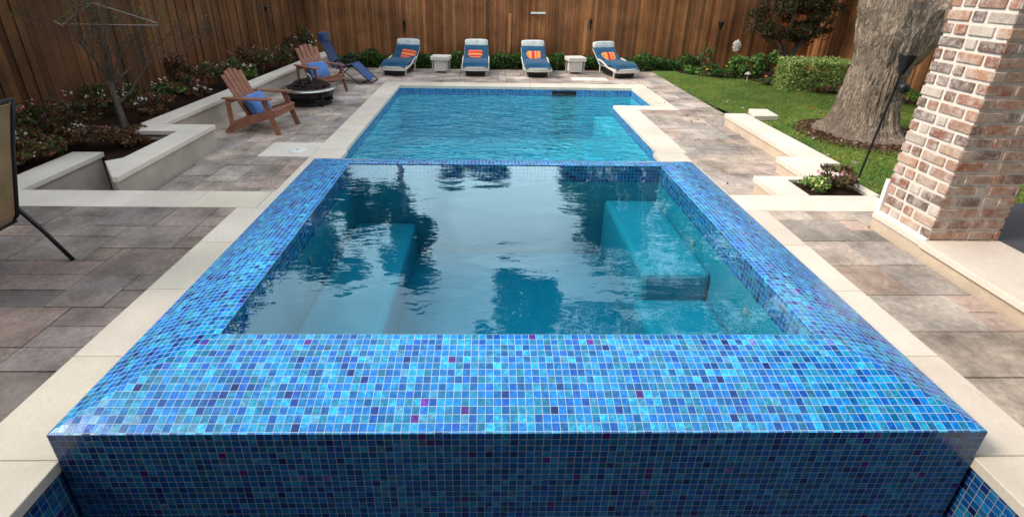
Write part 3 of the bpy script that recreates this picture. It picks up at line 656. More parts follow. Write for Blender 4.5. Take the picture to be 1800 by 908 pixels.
# ------------------------------------------------------------------ trees beyond the fence (seen mirrored in the spa, one added for shade)
def far_tree(label, x, y, blobs, trunk_r, lean=0, leafs=.25, mats=(L_DARK, L_MID)):
    t = thing('shade_tree', label, 'tree', (x, y, -.5), group='tall trees beyond the fences'); top = max(b[0][2] for b in blobs)
    limb([(0, 0, 0), (lean*.2, 0, top*.4), (lean*.6, 0, top*.8), (lean, 0, top)], [trunk_r, trunk_r*.8, trunk_r*.5, trunk_r*.2], t, 'trunk', n=12)
    for (c, rr, nn) in blobs[::2]:
        limb([(lean*.4, 0, c[2]*.6), tuple(np.array(c)*[.6, .6, .9]), c], [trunk_r*.4, trunk_r*.25, trunk_r*.08], t, 'limb', n=8)
    cards('crown', np.concatenate([clumpy(int(nn*1.3), c, rr, 24, .34) for c, rr, nn in blobs]), leafs, list(mats), t, [3, 1])
far_tree('tall dark tree beyond the back fence near the left corner', -7.4, 18.5, [((.4, 0, 6.3), (1.7, 1.4, 2.1), 6000), ((-1.8, 0, 7.2), (1.6, 1.4, 2.0), 5600), ((1.8, 0, 8.2), (1.4, 1.2, 1.5), 3600), ((-.4, 0, 9.8), (1.5, 1.2, 1.4), 3600), ((-2.8, 0, 10.2), (1.4, 1.2, 1.2), 3000), ((-1.0, 0, 4.6), (1.8, 1.2, 1.0), 3000), ((1.0, 0, 11.2), (1.0, 1.0, .9), 1800)], .28)
far_tree('slender tree beyond the back fence behind the leftmost lounger', -3.6, 17.5, [((.3, 0, 8.2), (1.1, .9, 1.1), 2600), ((.0, 0, 9.6), (1.2, 1.0, 1.1), 2600), ((.6, 0, 10.8), (.9, .8, .8), 1500), ((-.5, 0, 7.0), (.7, .8, .8), 1200)], .16, .2)
far_tree('round topped tree far beyond the middle of the back fence', -.9, 21.5, [((.0, 0, 6.4), (1.6, 1.4, 1.2), 2200), ((1.1, 0, 7.3), (.9, .9, .7), 700), ((-1, 0, 7.6), (.7, .8, .5), 500)], .2)
far_tree('broad dense tree beyond the right end of the back fence', 6.2, 17.5, [((-2.2, 0, 6.0), (2.0, 1.6, 1.9), 3200), ((.6, 0, 6.5), (2.2, 1.8, 2.3), 3600), ((-1.2, 0, 8.6), (1.7, 1.5, 1.2), 1900), ((3.4, 0, 6.5), (2.4, 2, 2.5), 3000)], .35)
far_tree('unseen tall tree added beyond the left fence to shade it and the planter', -10.5, 8.5, [((0, 0, 5), (2.6, 2.6, 2), 5600), ((.6, 2.4, 6), (2, 2, 1.8), 4400), ((-.4, -2.2, 6.0), (2, 2, 1.7), 4400), ((3.4, .5, 5.2), (2.2, 3.2, 1.2), 6500), ((3.8, -3.2, 5.4), (2.2, 2.4, 1.1), 5500), ((3.4, 3.8, 5.4), (1.8, 2, 1.1), 4000)], .35)  # out of view; crown spread over the planter to keep skylight off the fence
far_tree('tall tree beyond the left fence beside the terrace', -11, 1.5, [((0, 0, 6), (2.6, 2.6, 2), 3600), ((.4, 2, 7.5), (1.8, 2, 1.6), 1800)], .35)
m = None

n = 46; px = np.concatenate([RNG.uniform(2.7, 3.9, 26), RNG.uniform(-4.4, -2.7, 20)]); py = np.concatenate([RNG.uniform(5.3, 11.5, 26), RNG.uniform(6.2, 12, 20)]); o = cards('blown_leaves', np.stack([px, py, np.full(n, L+.012)], 1), .045, [L_DRY, L_BRN, L_YEL], asp=.6, up=0)
tag(o, 'small dry leaves blown onto the patio paving', 'leaves', kind='stuff')
# ------------------------------------------------------------------ shrubs
def shrub(name, label, cat, x, y, z, rx, h, mats, n=500, sz=.05, mw=None, blooms=None, nb=0, bs=.035, ry=None, group=None, k=12, cr=.36, stem=True, box=False):
    t = thing(name, label, cat, (x, y, z), group=group); ry = ry or rx
    if box:
        P = RNG.uniform(-1, 1, (n, 3)); q = RNG.integers(0, 3, n); P[np.arange(n), q] = np.sign(P[np.arange(n), q])*RNG.uniform(.8, 1.05, n); P = P*[rx, ry, h/2]+[0, 0, h/2]; P += RNG.normal(size=(n, 3))*.02
    else: P = clumpy(n, (0, 0, h*.52), (rx, ry, h*.46), k, cr)
    P[:, 2] = np.maximum(P[:, 2], .01); cards('foliage', P, sz, mats, t, mw)
    if blooms:
        B = clumpy(nb, (0, 0, h*.62), (rx*1.02, ry*1.02, h*.48), max(4, nb//6), .2); B[:, 2] = np.maximum(B[:, 2], .05); cards('blossoms', B, bs, blooms, t, asp=.85)
    if stem:
        mm = MB()
        for i in range(5):
            a = random.uniform(0, 6.28); mm.tube([(0, 0, 0), (math.cos(a)*rx*.3, math.sin(a)*ry*.3, h*.4), (math.cos(a)*rx*.6, math.sin(a)*ry*.6, h*.75)], [.012, .009, .004], 5)
        mm.build('stems', M_BARK2, t)
    return t
PG = 'flowering shrubs in the left planter'
SH = [(-5.65, 4.95, .0, .42, .42, [L_MID, L_LITE, L_DARK], [L_WHT], 'green shrub with white flowers nearest the sling chair'),
      (-5.6, 5.55, .0, .38, .4, [L_RED, L_DARK, L_MID], [L_PINK, L_WHT], 'low bronze shrub with pink flowers behind the nearest planter wall'),
      (-6.15, 5.6, .0, .42, .5, [L_DARK, L_MID], [L_PINK], 'dark shrub with pink flowers against the left fence'),
      (-5.0, 6.2, .0, .28, .26, [L_RED, L_BRN, L_DARK], [L_PINK], 'small reddish shrub in front of the thin bare tree'),
      (-5.9, 6.7, .02, .42, .62, [L_DARK, L_RED, L_SAGE], [L_WHT, L_PINK], 'dark mixed shrub behind and left of the bare tree'),
      (-4.75, 6.05, .0, .25, .22, [L_RED, L_BRN], None, 'low red leaved plant inside the zigzag corner'),
      (-5.25, 7.35, .02, .3, .42, [L_RED, L_BRN, L_SAGE], [L_WHT], 'red leaved shrub just right of the bare tree'),
      (-5.5, 8.1, .02, .34, .5, [L_MID, L_LITE, L_DARK], [L_WHT], 'bright green shrub before the long planter wall'),
      (-5.5, 8.9, .02, .32, .55, [L_RED, L_SAGE, L_DARK], [L_PINK], 'bronze pink shrub beyond the bright green one'),
      (-5.4, 9.7, .02, .4, .65, [L_DARK, L_MID], [L_WHT], 'dense dark green shrub left of the nearer wooden chair'),
      (-5.35, 10.5, .02, .34, .72, [L_SAGE, L_BRN, L_RED], [L_PINK], 'tall pinkish shrub above the nearer wooden chair'),
      (-5.25, 11.2, .02, .34, .6, [L_SAGE, L_MID, L_BRN], [L_WHT, L_PINK], 'sage coloured shrub between the two wooden chairs'),
      (-5.15, 11.9, .02, .32, .6, [L_MID, L_SAGE], [L_WHT], 'green shrub with white flowers left of the farther wooden chair'),
      (-5.05, 12.6, .02, .3, .75, [L_SAGE, L_DARK], [L_WHT, L_PINK], 'tall shrub behind the farther wooden chair'),
      (-4.95, 13.3, .02, .28, .8, [L_MID, L_DARK, L_SAGE], [L_WHT], 'tall shrub in the fence corner behind the blue recliner')]
SH += [(-6.2, 6.4, .0, .42, .6, [L_DARK, L_RED, L_MID], [L_PINK], 'dark bronze shrub against the left fence behind the bare tree'),
       (-5.55, 4.55+.85, .0, .3, .3, [L_RED, L_BRN, L_MID], [L_PINK, L_WHT], 'low pink flowered shrub just behind the nearest planter cap'),
       (-5.45, 6.15, .0, .3, .3, [L_RED, L_BRN, L_SAGE], [L_WHT], 'low bronze shrub at the left foot of the bare tree'),
       (-6.0, 7.6, .02, .4, .6, [L_DARK, L_MID, L_SAGE], [L_WHT], 'dark shrub against the left fence beyond the bare tree'),
       (-5.85, 9.2, .02, .35, .75, [L_DARK, L_RED], [L_PINK], 'tall dark shrub against the left fence with pink buds'),
       (-5.15, 8.5, .02, .2, .3, [L_RED, L_BRN], [L_WHT], 'small red leaved plant leaning on the long planter cap'),
       (-5.05, 10.1, .02, .2, .4, [L_LITE, L_MID], [L_WHT], 'small light green plant leaning on the long planter cap')]
for (x, y, z, rx, h, ms, bl, lb) in SH:
    shrub('flowering_shrub', lb, 'shrub', x, y, z, rx*1.05, h, ms+[L_RED, L_BRN], 1000, .06, None, bl, 44, .038, group=PG)
# ground cover along the back fence
n = 20000; gx = RNG.uniform(-4.35, 5.6, n); gy = 13.55+RNG.uniform(-.2, .3, n)+.07*np.sin(gx*3.1); gz = L+RNG.uniform(0, 1, n)**.7*(.34+.07*np.sin(gx*5)+.05*np.sin(gx*11+1))
o = cards('ground_cover', np.stack([gx, gy, gz], 1), .085, [L_MID, L_DARK, L_LITE], mw=[3, 4, .7], up=.6, asp=.3)
tag(o, 'strip of leafy ground cover along the foot of the back fence', 'ground cover', kind='stuff')
m = MB(); m.box(-4.4, 6.4, 13.38, 13.92, L-.1, L+.02); struct(m.build('border_soil', M_SOIL))
shrub('boxwood_hedge', 'clipped lime green hedge block left of the oak trunk', 'hedge', 7.15, 11.1, -.18, .68, .68, [L_LIME, L_LITE, L_MID], 9000, .06, [6, 3, 1], ry=.3, box=True)
shrub('garden_shrub', 'reddish low plants at the foot of the lime green hedge', 'shrub', 7.3, 10.65, -.18, .5, .2, [L_RED, L_BRN, L_SAGE], 500, .05, None, [L_PINK], 14, ry=.12, group='border plants right of the loungers')
shrub('garden_shrub', 'bright green leafy shrub below the white flowers', 'shrub', 6.15, 12.5, -.19, .3, .62, [L_LITE, L_MID], 1300, .07, None, group='border plants right of the loungers')
shrub('garden_shrub', 'dark green shrub with orange flowers beside the lawn edge', 'shrub', 5.65, 12.55, -.19, .34, .38, [L_MID, L_DARK], 900, .06, None, [L_YEL], 16, .06, group='border plants right of the loungers')
shrub('garden_shrub', 'tall green leafy shrub left of the hedge', 'shrub', 6.6, 12.2, -.19, .34, .8, [L_MID, L_LITE, L_DARK], 1700, .08, None, group='border plants right of the loungers')
shrub('garden_shrub', 'thin plant with magenta blossoms against the back fence', 'shrub', 5.55, 13.2, -.19, .28, .72, [L_MID, L_SAGE], 420, .06, None, [L_PINK], 22, .07, group='border plants right of the loungers')
shrub('garden_shrub', 'low yellow flowering plant in front of the tall leafy shrub', 'shrub', 6.45, 11.6, -.19, .3, .25, [L_MID, L_SAGE, L_BRN], 600, .05, None, [L_YEL], 12, .05, group='border plants right of the loungers')
shrub('garden_shrub', 'small light green plant at the end of the ground cover', 'shrub', 5.15, 12.95, -.19, .26, .24, [L_LITE, L_MID], 500, .055, None, group='border plants right of the loungers')
shrub('garden_shrub', 'green plant at the foot of the right fence behind the oak', 'shrub', 8.3, 9.7, -.14, .3, .3, [L_MID, L_LITE], 500, .06, None, group='border plants right of the loungers')
shrub('white_hydrangea', 'tall cluster of white blossoms against the back fence', 'flower', 6.15, 12.9, -.19, .12, .7, [L_MID], 120, .06, None, [L_WHT], 10, .05)
cards('blossom_head', blob_pts(240, (6.15, 12.85, .56), (.09, .09, .15), .3), .06, [L_WHT], None, asp=.9); o = bpy.data.objects['blossom_head']; o.parent = bpy.data.objects['white_hydrangea']; o.matrix_parent_inverse = Matrix.Translation((-6.15, -12.9, .19))
n = 2200; x = RNG.uniform(5.2, 8.6, n); y = 12.95-(x-4.2)*.36+RNG.uniform(0, .5, n); o = cards('border_ground_cover', np.stack([x, y, np.full(n, -.17)+RNG.uniform(0, .08, n)], 1), .06, [L_MID, L_DARK, L_SAGE, L_BRN], asp=.5); tag(o, 'low mixed planting and mulch along the curved lawn border', 'ground cover', kind='stuff')
m = MB(); m.prism([(4.9, 13.1), (6.2, 12.3), (7.2, 10.75), (8.65, 9.6), (8.65, 13.8), (4.9, 13.6)], -.3, -.165); struct(m.build('bed_soil', M_SOIL))
shrub('flower_clump', 'light green leafy plant in the stone flower pocket', 'plant', 3.42, 4.88, -.02, .2, .17, [L_LITE, L_LIME, L_MID], 420, .05, None)
shrub('flower_clump', 'bronze plant with pale pink flowers filling the flower pocket', 'plant', 3.68, 4.98, -.02, .25, .26, [L_BRN, L_RED, L_SAGE], 620, .05, None, [L_PINK, L_WHT], 60, .035)
# bronze japanese maple in front of the fence
mp = thing('japanese_maple', 'wide bronze leaved ornamental tree in front of the fence left of the oak', 'tree', (7.35, 12.7, -.2))
for q in ([(0, 0, 0), (.1, 0, .5), (-.35, .1, 1.2), (-.9, 0, 1.9)], [(0, 0, 0), (.15, 0, .6), (.4, 0, 1.3), (1.0, .1, 2.0)], [(.05, 0, .3), (.3, -.1, .9), (.9, -.1, 1.4), (1.3, 0, 1.7)], [(0, 0, .5), (-.1, -.1, 1.2), (.1, 0, 2.2)], [(0, 0, .5), (-.4, -.1, .9), (-.9, -.1, 1.15)]):
    limb(q, [.05, .04, .025, .01][:len(q)] if len(q) > 3 else [.045, .03, .012], mp, 'branch', M_BARK2, 8)
pts = [clumpy(11000, (-.05, 0, 1.55), (1.5, .6, .85), 90, .17), clumpy(6000, (.1, 0, 2.3), (1.4, .7, .6), 40, .25)]
cards('foliage', np.concatenate(pts), .085, [L_BRN, L_RED, L_SAGE, L_DARK], mp, [4, 1, 2.5, 2.5], asp=.35)
# thin bare tree in the left planter
bt = thing('bare_tree', 'thin multi stemmed nearly bare tree in the left planter', 'tree', (-5.3, 6.75, 0))
rd = random.Random(12)
def twig(mb, p, d, ln, rr, depth):
    pts = [p]; q = Vector(p); d = Vector(d).normalized()
    for i in range(4):
        d = (d+Vector((rd.uniform(-1, 1), rd.uniform(-1, 1), rd.uniform(-.4, .7)))*.22).normalized(); q = q+d*ln/4; pts.append(q.copy())
    mb.tube(pts, [rr*(1-.18*i) for i in range(5)], 6)
    if depth:
        for i in range(3):
            s = pts[rd.choice([2, 3, 4])]; dd = (d+Vector((rd.uniform(-1, 1), rd.uniform(-1, 1), rd.uniform(-.3, .8)))*.9).normalized(); twig(mb, s, dd, ln*.62, rr*.5, depth-1)
    ends.append(pts[-1])
ends = []
m = MB(); m.tube([(.12, -.12, -.02), (.05, -.05, .15), (0, 0, .4), (-.03, .02, .75)], [.06, .045, .038, .03], 12, jitter=.06); m.build('trunk', M_BARK2, bt, True)
m = MB()
for d in ((-.35, .1, 1), (.05, .1, 1), (.45, .3, .8), (.2, -.1, 1), (-.1, -.2, 1), (.7, .4, .7)): twig(m, (-.02, .02, .65), d, .75, .02, 3)
twig(m, (.02, 0, .4), (.8, .5, .8), .9, .018, 3); m.build('branches', M_BARK2, bt)
P = np.array([tuple(q) for q in ends]); P = np.repeat(P, 3, 0)+RNG.normal(size=(len(P)*3, 3))*.05; cards('leaves', P, .035, [L_SAGE, L_BRN, L_MID], bt, asp=.5)
t = thing('tree_tie', 'thin pale cords tied between the bare tree and two stakes', 'cord', (-5.3, 6.75, 1.4)); m = MB()
for a, b in (((-.44, .05, .03), (.78, .05, .03)), ((-.44, .05, .03), (.05, 0, .3)), ((.05, 0, .3), (.78, .05, .06))): m.tube([a, b], .005, 6)
m.build('cord', M_GREY, t)
m = MB(); m.tube([(-.44, .05, .0), (-.54, .05, .06)], .012, 6); m.build('hook', M_STEEL, t)

# ------------------------------------------------------------------ torches, path light
def torch(x, y, z, h, lb):
    t = thing('garden_torch', lb, 'torch', (x, y, z), group='garden torches'); m = MB(); m.tube([(0, 0, -.05), (0, 0, h)], .011, 8); m.build('pole', M_BLACK, t)
    m = MB(); m.lathe([(0, h-.04), (.028, h-.03), (.036, h), (.078, h+.15), (.083, h+.17), (.07, h+.17), (.03, h+.05)], 20); m.build('cone', M_BLACK, t, True); return t
tt = torch(3.94, 5.01, -.03, 1.29, 'black metal garden torch on a tall stake by the flower pocket')
m = MB(); tt.rotation_euler[1] = math.radians(4.5); m.ball((.045, -.05, 1.13), .058, nu=18, nv=12); m.tube([(0, 0, 1.19), (.045, -.05, 1.18)], .006, 6); m.build('snuffer_cap', M_BLACK, tt, True)
torch(5.85, 13.3, -.2, 1.15, 'dark garden torch on a stake against the back fence')
t = thing('path_light', 'small grey path light at the edge of the lawn border', 'path light', (6.12, 11.95, -.19)); m = MB(); m.tube([(0, 0, 0), (0, 0, .2)], .012, 8); m.build('stake', M_GREY, t)
m = MB(); m.lathe([(0, .26), (.03, .245), (.08, .2), (.075, .19), (0, .2)], 18); m.build('lamp_shade', M_GREY, t, True)

# ------------------------------------------------------------------ adirondack chairs
def adirondack(label):
    t = thing('adirondack_chair', label, 'chair', group='cedar adirondack chairs'); c1 = (1, 1, 1)
    def tn(): v = random.uniform(.85, 1.15); return (v, v*random.uniform(.95, 1.02), v*random.uniform(.9, 1.05))
    m = MB(); Wd = .27
    for i in range(6):
        x = .40-i*.085; z = .36-(.40-x)*.32; M = Matrix.Translation((x, 0, z)) @ Matrix.Rotation(-.31, 4, 'Y'); m.box(-.036, .036, -Wd, Wd, -.01, .01, 0, tn(), M)
    m.build('seat', M_CEDAR, t, bevel=.003)
    m = MB()
    for i in range(5):
        y = (i-2)*.098; top = .93-.035*abs(i-2)**1.6*.6; k = .35
        spread = 1.0+.12; m.beam((-.06, y*.92, .2), (-.06-(top-.2)*.46, y*spread, top), .088, .018, (1, 0, .5), 0, tn())
    m.build('backrest', M_CEDAR, t, bevel=.003)
    m = MB(); m.box(-.29, -.26, -.3, .3, .47, .54, 0, c1); m.box(-.15, -.12, -.26, .26, .16, .24, 0, c1); m.build('back_brace', M_CEDAR, t, bevel=.003)
    for s in (-1, 1):
        m = MB(); y0, y1 = (s*.285-.012, s*.285+.012)
        P = [(.40, .27), (.42, .37), (.3, .37), (-.15, .24), (-.30, .18), (-.46, .0), (-.36, .0), (-.1, .11), (.2, .21)]
        n = len(m.v); k = len(P); m.v += [(a, y0, b) for a, b in P]+[(a, y1, b) for a, b in P]; m.f = [tuple(range(k)), tuple(reversed(range(k, 2*k)))]+[(i, k+i, k+(i+1) % k, (i+1) % k) for i in range(k)]; m.m = [0]*(k+2); m.col = [c1]*(k+2)
        m.build('side_rail', M_CEDAR, t)
        m = MB(); m.beam((.42, s*.31, 0), (.26, s*.31, .53), .02, .085, (1, 0, 0), 0, tn()); m.build('front_leg', M_CEDAR, t, bevel=.003)
        m = MB(); m.beam((-.30, s*.31, .1), (-.30, s*.31, .53), .02, .07, (1, 0, 0), 0, tn()); m.build('rear_post', M_CEDAR, t, bevel=.003)
        m = MB(); v = tn(); m.prism([(-.38, s*.31-.03), (.0, s*.31-.055), (.36, s*.31-.065), (.38, s*.31), (.36, s*.31+.065), (0, s*.31+.055), (-.38, s*.31+.03)], .53, .552, 0, v); m.build('armrest', M_CEDAR, t, bevel=.003)
    m = MB(); m.box(.385, .405, -.3, .3, .26, .35, 0, c1, Matrix.Translation((0, 0, 0))); m.build('front_apron', M_CEDAR, t, bevel=.003)
    return t
c1 = adirondack('cedar adirondack chair with blue pillow nearest the camera, left of the pool'); c1.location = (-3.77, 7.62, L+T_); c1.rotation_euler[2] = math.radians(-6)
c2 = copy_tree(c1); c2['label'] = 'cedar adirondack chair behind the fire bowl, facing the camera more'; c2.location = (-3.72, 10.42, L+T_); c2.rotation_euler[2] = math.radians(-36)
def pillow(name, label, loc, rot, size, mat, cat='pillow', group=None, piping=None):
    t = thing(name, label, cat, loc, group=group); t.rotation_euler = rot; m = MB(); m.ball((0, 0, 0), size[0]/2, size[1]/2, size[2]/2, 28, 16, .3)
    # pinch the corners of the cushion
    m.v = [(x*(1+.06*abs(z/size[2]*2)**2), y*(1-.55*(abs(x/size[0]*2)**3+abs(z/size[2]*2)**3)/2), z*(1+.06*abs(x/size[0]*2)**2)) for x, y, z in m.v]
    pb = m.build('pillow_body', mat, t, True)
    if piping:
        m = MB(); a, b = size[0]/2*.97, size[2]/2*.97; m.tube([(-a, 0, -b), (0, 0, -b*.97), (a, 0, -b), (a*.97, 0, 0), (a, 0, b), (0, 0, b*.97), (-a, 0, b), (-a*.97, 0, 0), (-a, 0, -b)], .006, 6); m.build('piping', piping, pb)
    return t
pillow('blue_pillow', 'blue pillow with pale piping on the nearer wooden chair', (-3.80, 7.64, .20), (math.radians(-28), 0, math.radians(84)), (.44, .16, .34), M_BLUE, group='blue pillows on the wooden chairs', piping=M_ROLL)
pillow('blue_pillow', 'blue pillow on the wooden chair behind the fire bowl', (-3.74, 10.40, .24), (math.radians(-25), 0, math.radians(54)), (.44, .15, .34), M_BLUE, group='blue pillows on the wooden chairs', piping=M_ROLL)
# ------------------------------------------------------------------ fire bowl
fb_ = thing('fire_bowl', 'round black fire bowl with steel rim heaped with lava rock', 'fire pit', (-3.6, 9.38, L))
m = MB(); m.lathe([(.36, .315), (.44, .318), (.5, .31), (.525, .295), (.51, .283), (.4, .285), (.36, .3)], 48); m.build('rim', M_STEEL, fb_, True)
m = MB(); m.lathe([(.42, .285), (.40, .2), (.36, .12), (.28, .1), (0, .09)], 40); m.build('bowl', M_BLACK, fb_, True)
m = MB(); m.lathe([(.36, .07), (.385, .07), (.385, .0), (.36, .0), (.36, .07)], 40); m.lathe([(.39, .2), (.40, .2), (.40, .165), (.39, .165)], 40); m.build('base_ring', M_BLACK, fb_)
m = MB()
for i in range(30):
    a = 2*math.pi*i/30; c, s = math.cos(a)*.388, math.sin(a)*.388; m.tube([(c, s, .07), (c*1.04+.02*s, s*1.04-.02*c, .12), (c, s, .17)], .008, 6)
m.build('scroll_work', M_BLACK, fb_)
for i in range(4):
    a = math.pi/4+i*math.pi/2; m = MB(); c, s = math.cos(a), math.sin(a); m.tube([(c*.38, s*.38, .26), (c*.47, s*.47, .16), (c*.4, s*.4, .07), (c*.46, s*.46, .0)], .018, 8); m.build('leg', M_BLACK, fb_, True)
m = MB(); rd = random.Random(8)
for i in range(230):
    a = rd.uniform(0, 6.28); q = .37*math.sqrt(rd.random()); z = .29+.17*(1-(q/.4)**2)*rd.uniform(.6, 1); s = rd.uniform(.025, .05)
    m.ball((q*math.cos(a), q*math.sin(a), z), s*rd.uniform(.7, 1.2), s, s*rd.uniform(.6, 1), 6, 4)
m.build('lava_rock', simple('lava_rock', (.028, .016, .016), .9, .3, var=.7, scale=25, bump=.6, bd=.02), fb_)
t = thing('fire_poker', 'thin steel poker standing in the lava rock of the fire bowl', 'poker', (-3.52, 9.35, .2)); m = MB(); m.tube([(0, 0, 0), (-.03, 0, .12), (-.09, 0, .17)], .01, 6); m.build('rod', M_STEEL, t)
# ------------------------------------------------------------------ zero gravity recliner
zg = thing('reclining_chair', 'blue folding recliner with dark tubular frame beside the corner shrubs', 'recliner', (-3.45, 11.5, L+T_), math.radians(-6))
for s in (-1, 1):
    y = s*.29; m = MB(); m.tube([(-.40, y, .0), (-.36, y, .0), (.12, y, .42)], .012, 8); m.tube([(.42, y, .0), (.36, y, .0), (-.12, y, .42)], .012, 8); m.build('leg_frame', M_BLACK, zg, True)
    m = MB(); m.tube([(-.2, y, .45), (-.1, y, .52), (.15, y, .53), (.28, y, .5)], .018, 8); m.build('armrest', M_BLACK, zg, True)
    m = MB(); m.tube([(-.52, y*.82, 1.06), (-.24, y*.82, .4), (-.15, y*.82, .32), (.2, y*.82, .42), (.62, y*.82, .02)], .012, 8); m.build('sling_rail', M_BLACK, zg, True)
for (x, y, z) in ((-.38, .29, 0), (.42, .29, 0), (.62, .24, .02), (-.52, .24, 1.06)): m = MB(); m.tube([(x, -y, z), (x, y, z)], .012, 8); m.build('cross_tube', M_BLACK, zg)
def sling(name, pts, wd, par, mat):
    m = MB()
    for a, b in zip(pts, pts[1:]): m.beam((a[0], 0, a[1]), (b[0], 0, b[1]), wd, .012, (0, 0, 1))
    return m.build(name, mat, par)
sling('back_sling', [(-.51, 1.04), (-.38, .72), (-.24, .4)], .44, zg, M_SLING); sling('seat_sling', [(-.238, .395), (-.14, .32), (.2, .425)], .44, zg, M_SLING); sling('leg_sling', [(.205, .42), (.40, .23), (.56, .08)], .44, zg, fabric('blue_sling_light', (.025, .075, .24)))
m = MB(); m.ball((-.47, 0, .98), .07, .22, .11, 20, 12, .6); m.build('headrest', M_SLING, zg, True)
# ------------------------------------------------------------------ sun loungers
def lounger(label):
    t = thing('sun_lounger', label, 'sun lounger', group='blue cushioned sun loungers')
    prf = [(-.78, .21), (-.70, .25), (-.5, .275), (-.2, .255), (.05, .24), (.14, .26), (.32, .38), (.5, .53), (.56, .6)]
    m = MB()
    for s in (-1, 1):
        x = s*.335
        rail = [(-.78, .18), (-.6, .2), (-.35, .23), (-.18, .29), (.02, .34), (.18, .35)]
        for a, b in zip(rail, rail[1:]): m.beam((x, a[0], a[1]), (x, b[0], b[1]+.0), .026, .042)
        m.beam((x*.93, .1, .22), (x*.93, .55, .56), .02, .03)
    for k in range(14):
        a = (k-7)/7*.33; b = (k-6)/7*.33; ya, yb = -.80+.05*(a/.3)**2, -.80+.05*(b/.3)**2; m.beam((a, ya, .19), (b, yb, .19), .04, .1)
    m.box(-.28, .28, -.76, .16, .2, .225); m.build('frame', M_WICKER, t, bevel=.006)
    for (x, y) in ((-.28, -.62), (.28, -.62), (-.28, .12), (.28, .12)):
        m = MB(); m.beam((x, y, 0), (x, y, .24), .035, .035, (0, 1, 0)); m.build('leg', M_WICKER, t, bevel=.004)
    m = MB(); m.box(-.24, .24, -.70, .05, .02, .18); m.build('under_shade', M_BLACK, t, bevel=.004)  # black block standing in for the shadow below the lounger
    m = MB(); ny = 28; nx = 14; L_ = []; acc = [0]
    pr = [Vector((0, a, b)) for a, b in prf]
    for a, b in zip(pr, pr[1:]): acc.append(acc[-1]+(b-a).length)
    def at(s):
        for i in range(len(pr)-1):
            if s <= acc[i+1]+1e-6: f = (s-acc[i])/(acc[i+1]-acc[i]); return pr[i].lerp(pr[i+1], f), (pr[i+1]-pr[i]).normalized()
        return pr[-1], (pr[-1]-pr[-2]).normalized()
    top, bot = [], []
    for j in range(ny+1):
        s = acc[-1]*j/ny; p, d = at(s); nrm = Vector((0, -d.z, d.y)); th = .085*min(1, (min(j, ny-j)/2+.25))
        th *= 1-.22*(abs(((j*5/ny) % 1)-.5)*2)**6
        for i in range(nx+1):
            xx = -.315+.63*i/nx; ed = min(1, min(i, nx-i)/1.5+.3); top.append(p+nrm*(th*ed+.01)+Vector((xx, 0, 0))); bot.append(p+nrm*.005+Vector((xx, 0, 0)))
    n = len(top); m.v = [tuple(q) for q in top+bot]
    for j in range(ny):
        for i in range(nx):
            a = j*(nx+1)+i; m.f.append((a, a+1, a+nx+2, a+nx+1)); m.f.append((n+a, n+a+nx+1, n+a+nx+2, n+a+1))
    for j in range(ny):
        for i in (0, nx): a = j*(nx+1)+i; m.f.append((a, a+nx+1, n+a+nx+1, n+a))
    for i in range(nx):
        for j in (0, ny): a = j*(nx+1)+i; m.f.append((a, a+1, n+a+1, n+a))
    m.m = [0]*len(m.f); m.col = [None]*len(m.f); cu_ = m.build('cushion', M_NAVY, t, True)
    m = MB(); m.ball((0, .56, .655), .31, .06, .10, 28, 14, .4, Matrix.Rotation(-.25, 4, 'X')); m.build('head_roll', M_ROLL, cu_, True)
    return t
LZ = L+.004
lo = [lounger('blue cushioned lounger at far left beside the folding recliner')]
lo[0].location = (-2.42, 12.95, LZ); lo[0].rotation_euler[2] = math.radians(-9)
for (x, y, a, lb) in ((-.53, 13.05, 0, 'blue cushioned lounger, second from left, right of the first wicker table'), (1.0, 13.0, 2, 'blue cushioned lounger, third from left, with an upright striped pillow'), (3.03, 12.98, 16, 'rightmost blue cushioned lounger, turned slightly to the right')):
    c = copy_tree(lo[0]); c.location = (x, y, LZ); c.rotation_euler[2] = math.radians(a); c['label'] = lb; lo.append(c)
def on(l, x, y, z): return (Matrix.Translation(l.location) @ Matrix.Rotation(l.rotation_euler[2], 4, 'Z')) @ Vector((x, y, z))
SG = 'striped pillows on the loungers'
for l, dx, mt, tilt, lb in ((lo[0], .10, M_STRH, .12, 'striped orange pillow with level stripes on the far left lounger'), (lo[1], -.02, M_STRH, 0, 'striped orange pillow with level stripes on the second lounger'),
                     (lo[2], 0, M_STRV, 0, 'striped red and yellow pillow with upright stripes on the third lounger'), (lo[3], -.0, M_STRV, 0, 'striped red and yellow pillow with upright stripes on the rightmost lounger')):
    p = pillow('striped_pillow', lb, on(l, dx, .20, .375), (math.radians(-42), tilt, l.rotation_euler[2]), (.38, .13, .30), mt, group=SG)
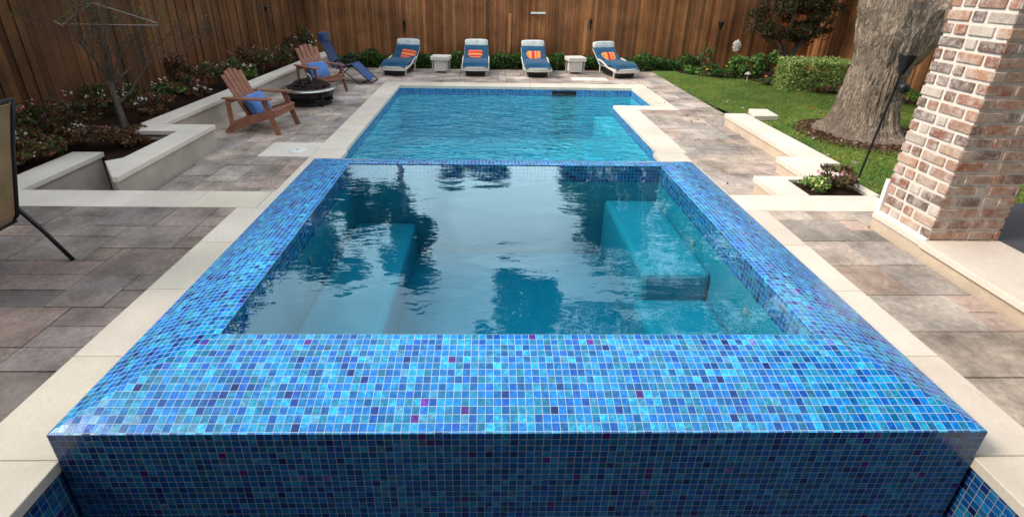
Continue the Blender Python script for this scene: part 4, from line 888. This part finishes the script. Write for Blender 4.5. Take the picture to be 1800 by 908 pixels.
# ------------------------------------------------------------------ wicker side tables
def table(lb):
    t = thing('wicker_table', lb, 'side table', group='wicker side tables'); m = MB(); m.box(-.235, .235, -.2, .2, .32, .42); m.build('table_top', M_WICKER, t, bevel=.012)
    m = MB(); m.box(-.16, .16, -.14, .14, .05, .3195); m.build('body', M_WICKER, t, bevel=.004)
    for x in (-.19, .19):
        for y in (-.16, .16): m = MB(); m.beam((x, y, 0), (x, y, .32), .025, .025, (0, 1, 0)); m.build('leg', M_GREY, t)
    return t
a = table('small grey wicker table between the two left loungers'); a.location = (-1.42, 12.85, LZ); a.rotation_euler[2] = -.12
b = copy_tree(a); b.location = (2.05, 12.95, LZ); b.rotation_euler[2] = .15; b['label'] = 'small grey wicker table between the two right loungers'
# ------------------------------------------------------------------ sling patio chair at the left edge
sc = thing('sling_chair', 'tan sling patio chair with dark frame cut off at the left edge', 'chair', (-3.9, 3.02, 0))
m = MB(); n = 10
prof_ = [(.18, .33), (.24, .42), (.30, .62), (.40, .95), (.50, 1.24)]
for a, b in zip(prof_, prof_[1:]): m.beam((a[0], .0, a[1]), (b[0], .0, b[1]), .56, .008, (0, 0, 1))
m.build('back_sling', M_TAN, sc)
m = MB(); m.beam((.18, 0, .335), (-.4, 0, .41), .56, .008); m.build('seat_sling', M_TAN, sc)
for s in (-1, 1):
    y = s*.295; m = MB(); m.tube([(.52, y, 1.27), (.4, y, .94), (.3, y, .6), (.24, y, .4), (.16, y, .325), (-.1, y, .36), (-.45, y, .42)], .014, 10); m.build('side_rail', M_BLACK, sc, True)
    m = MB(); m.tube([(.5, y*1.1, 0), (.36, y*1.08, .26), (.24, y*1.08, .44), (.05, y*1.08, .56), (-.2, y*1.08, .6), (-.42, y*1.08, .58), (-.46, y*1.1, 0)], .015, 10); m.build('leg', M_BLACK, sc, True)
for (x, y, z) in ((.52, .295, 1.27), (.2, .31, .345)): m = MB(); m.tube([(x, -y, z), (x, y, z)], .013, 8); m.build('cross_tube', M_BLACK, sc)
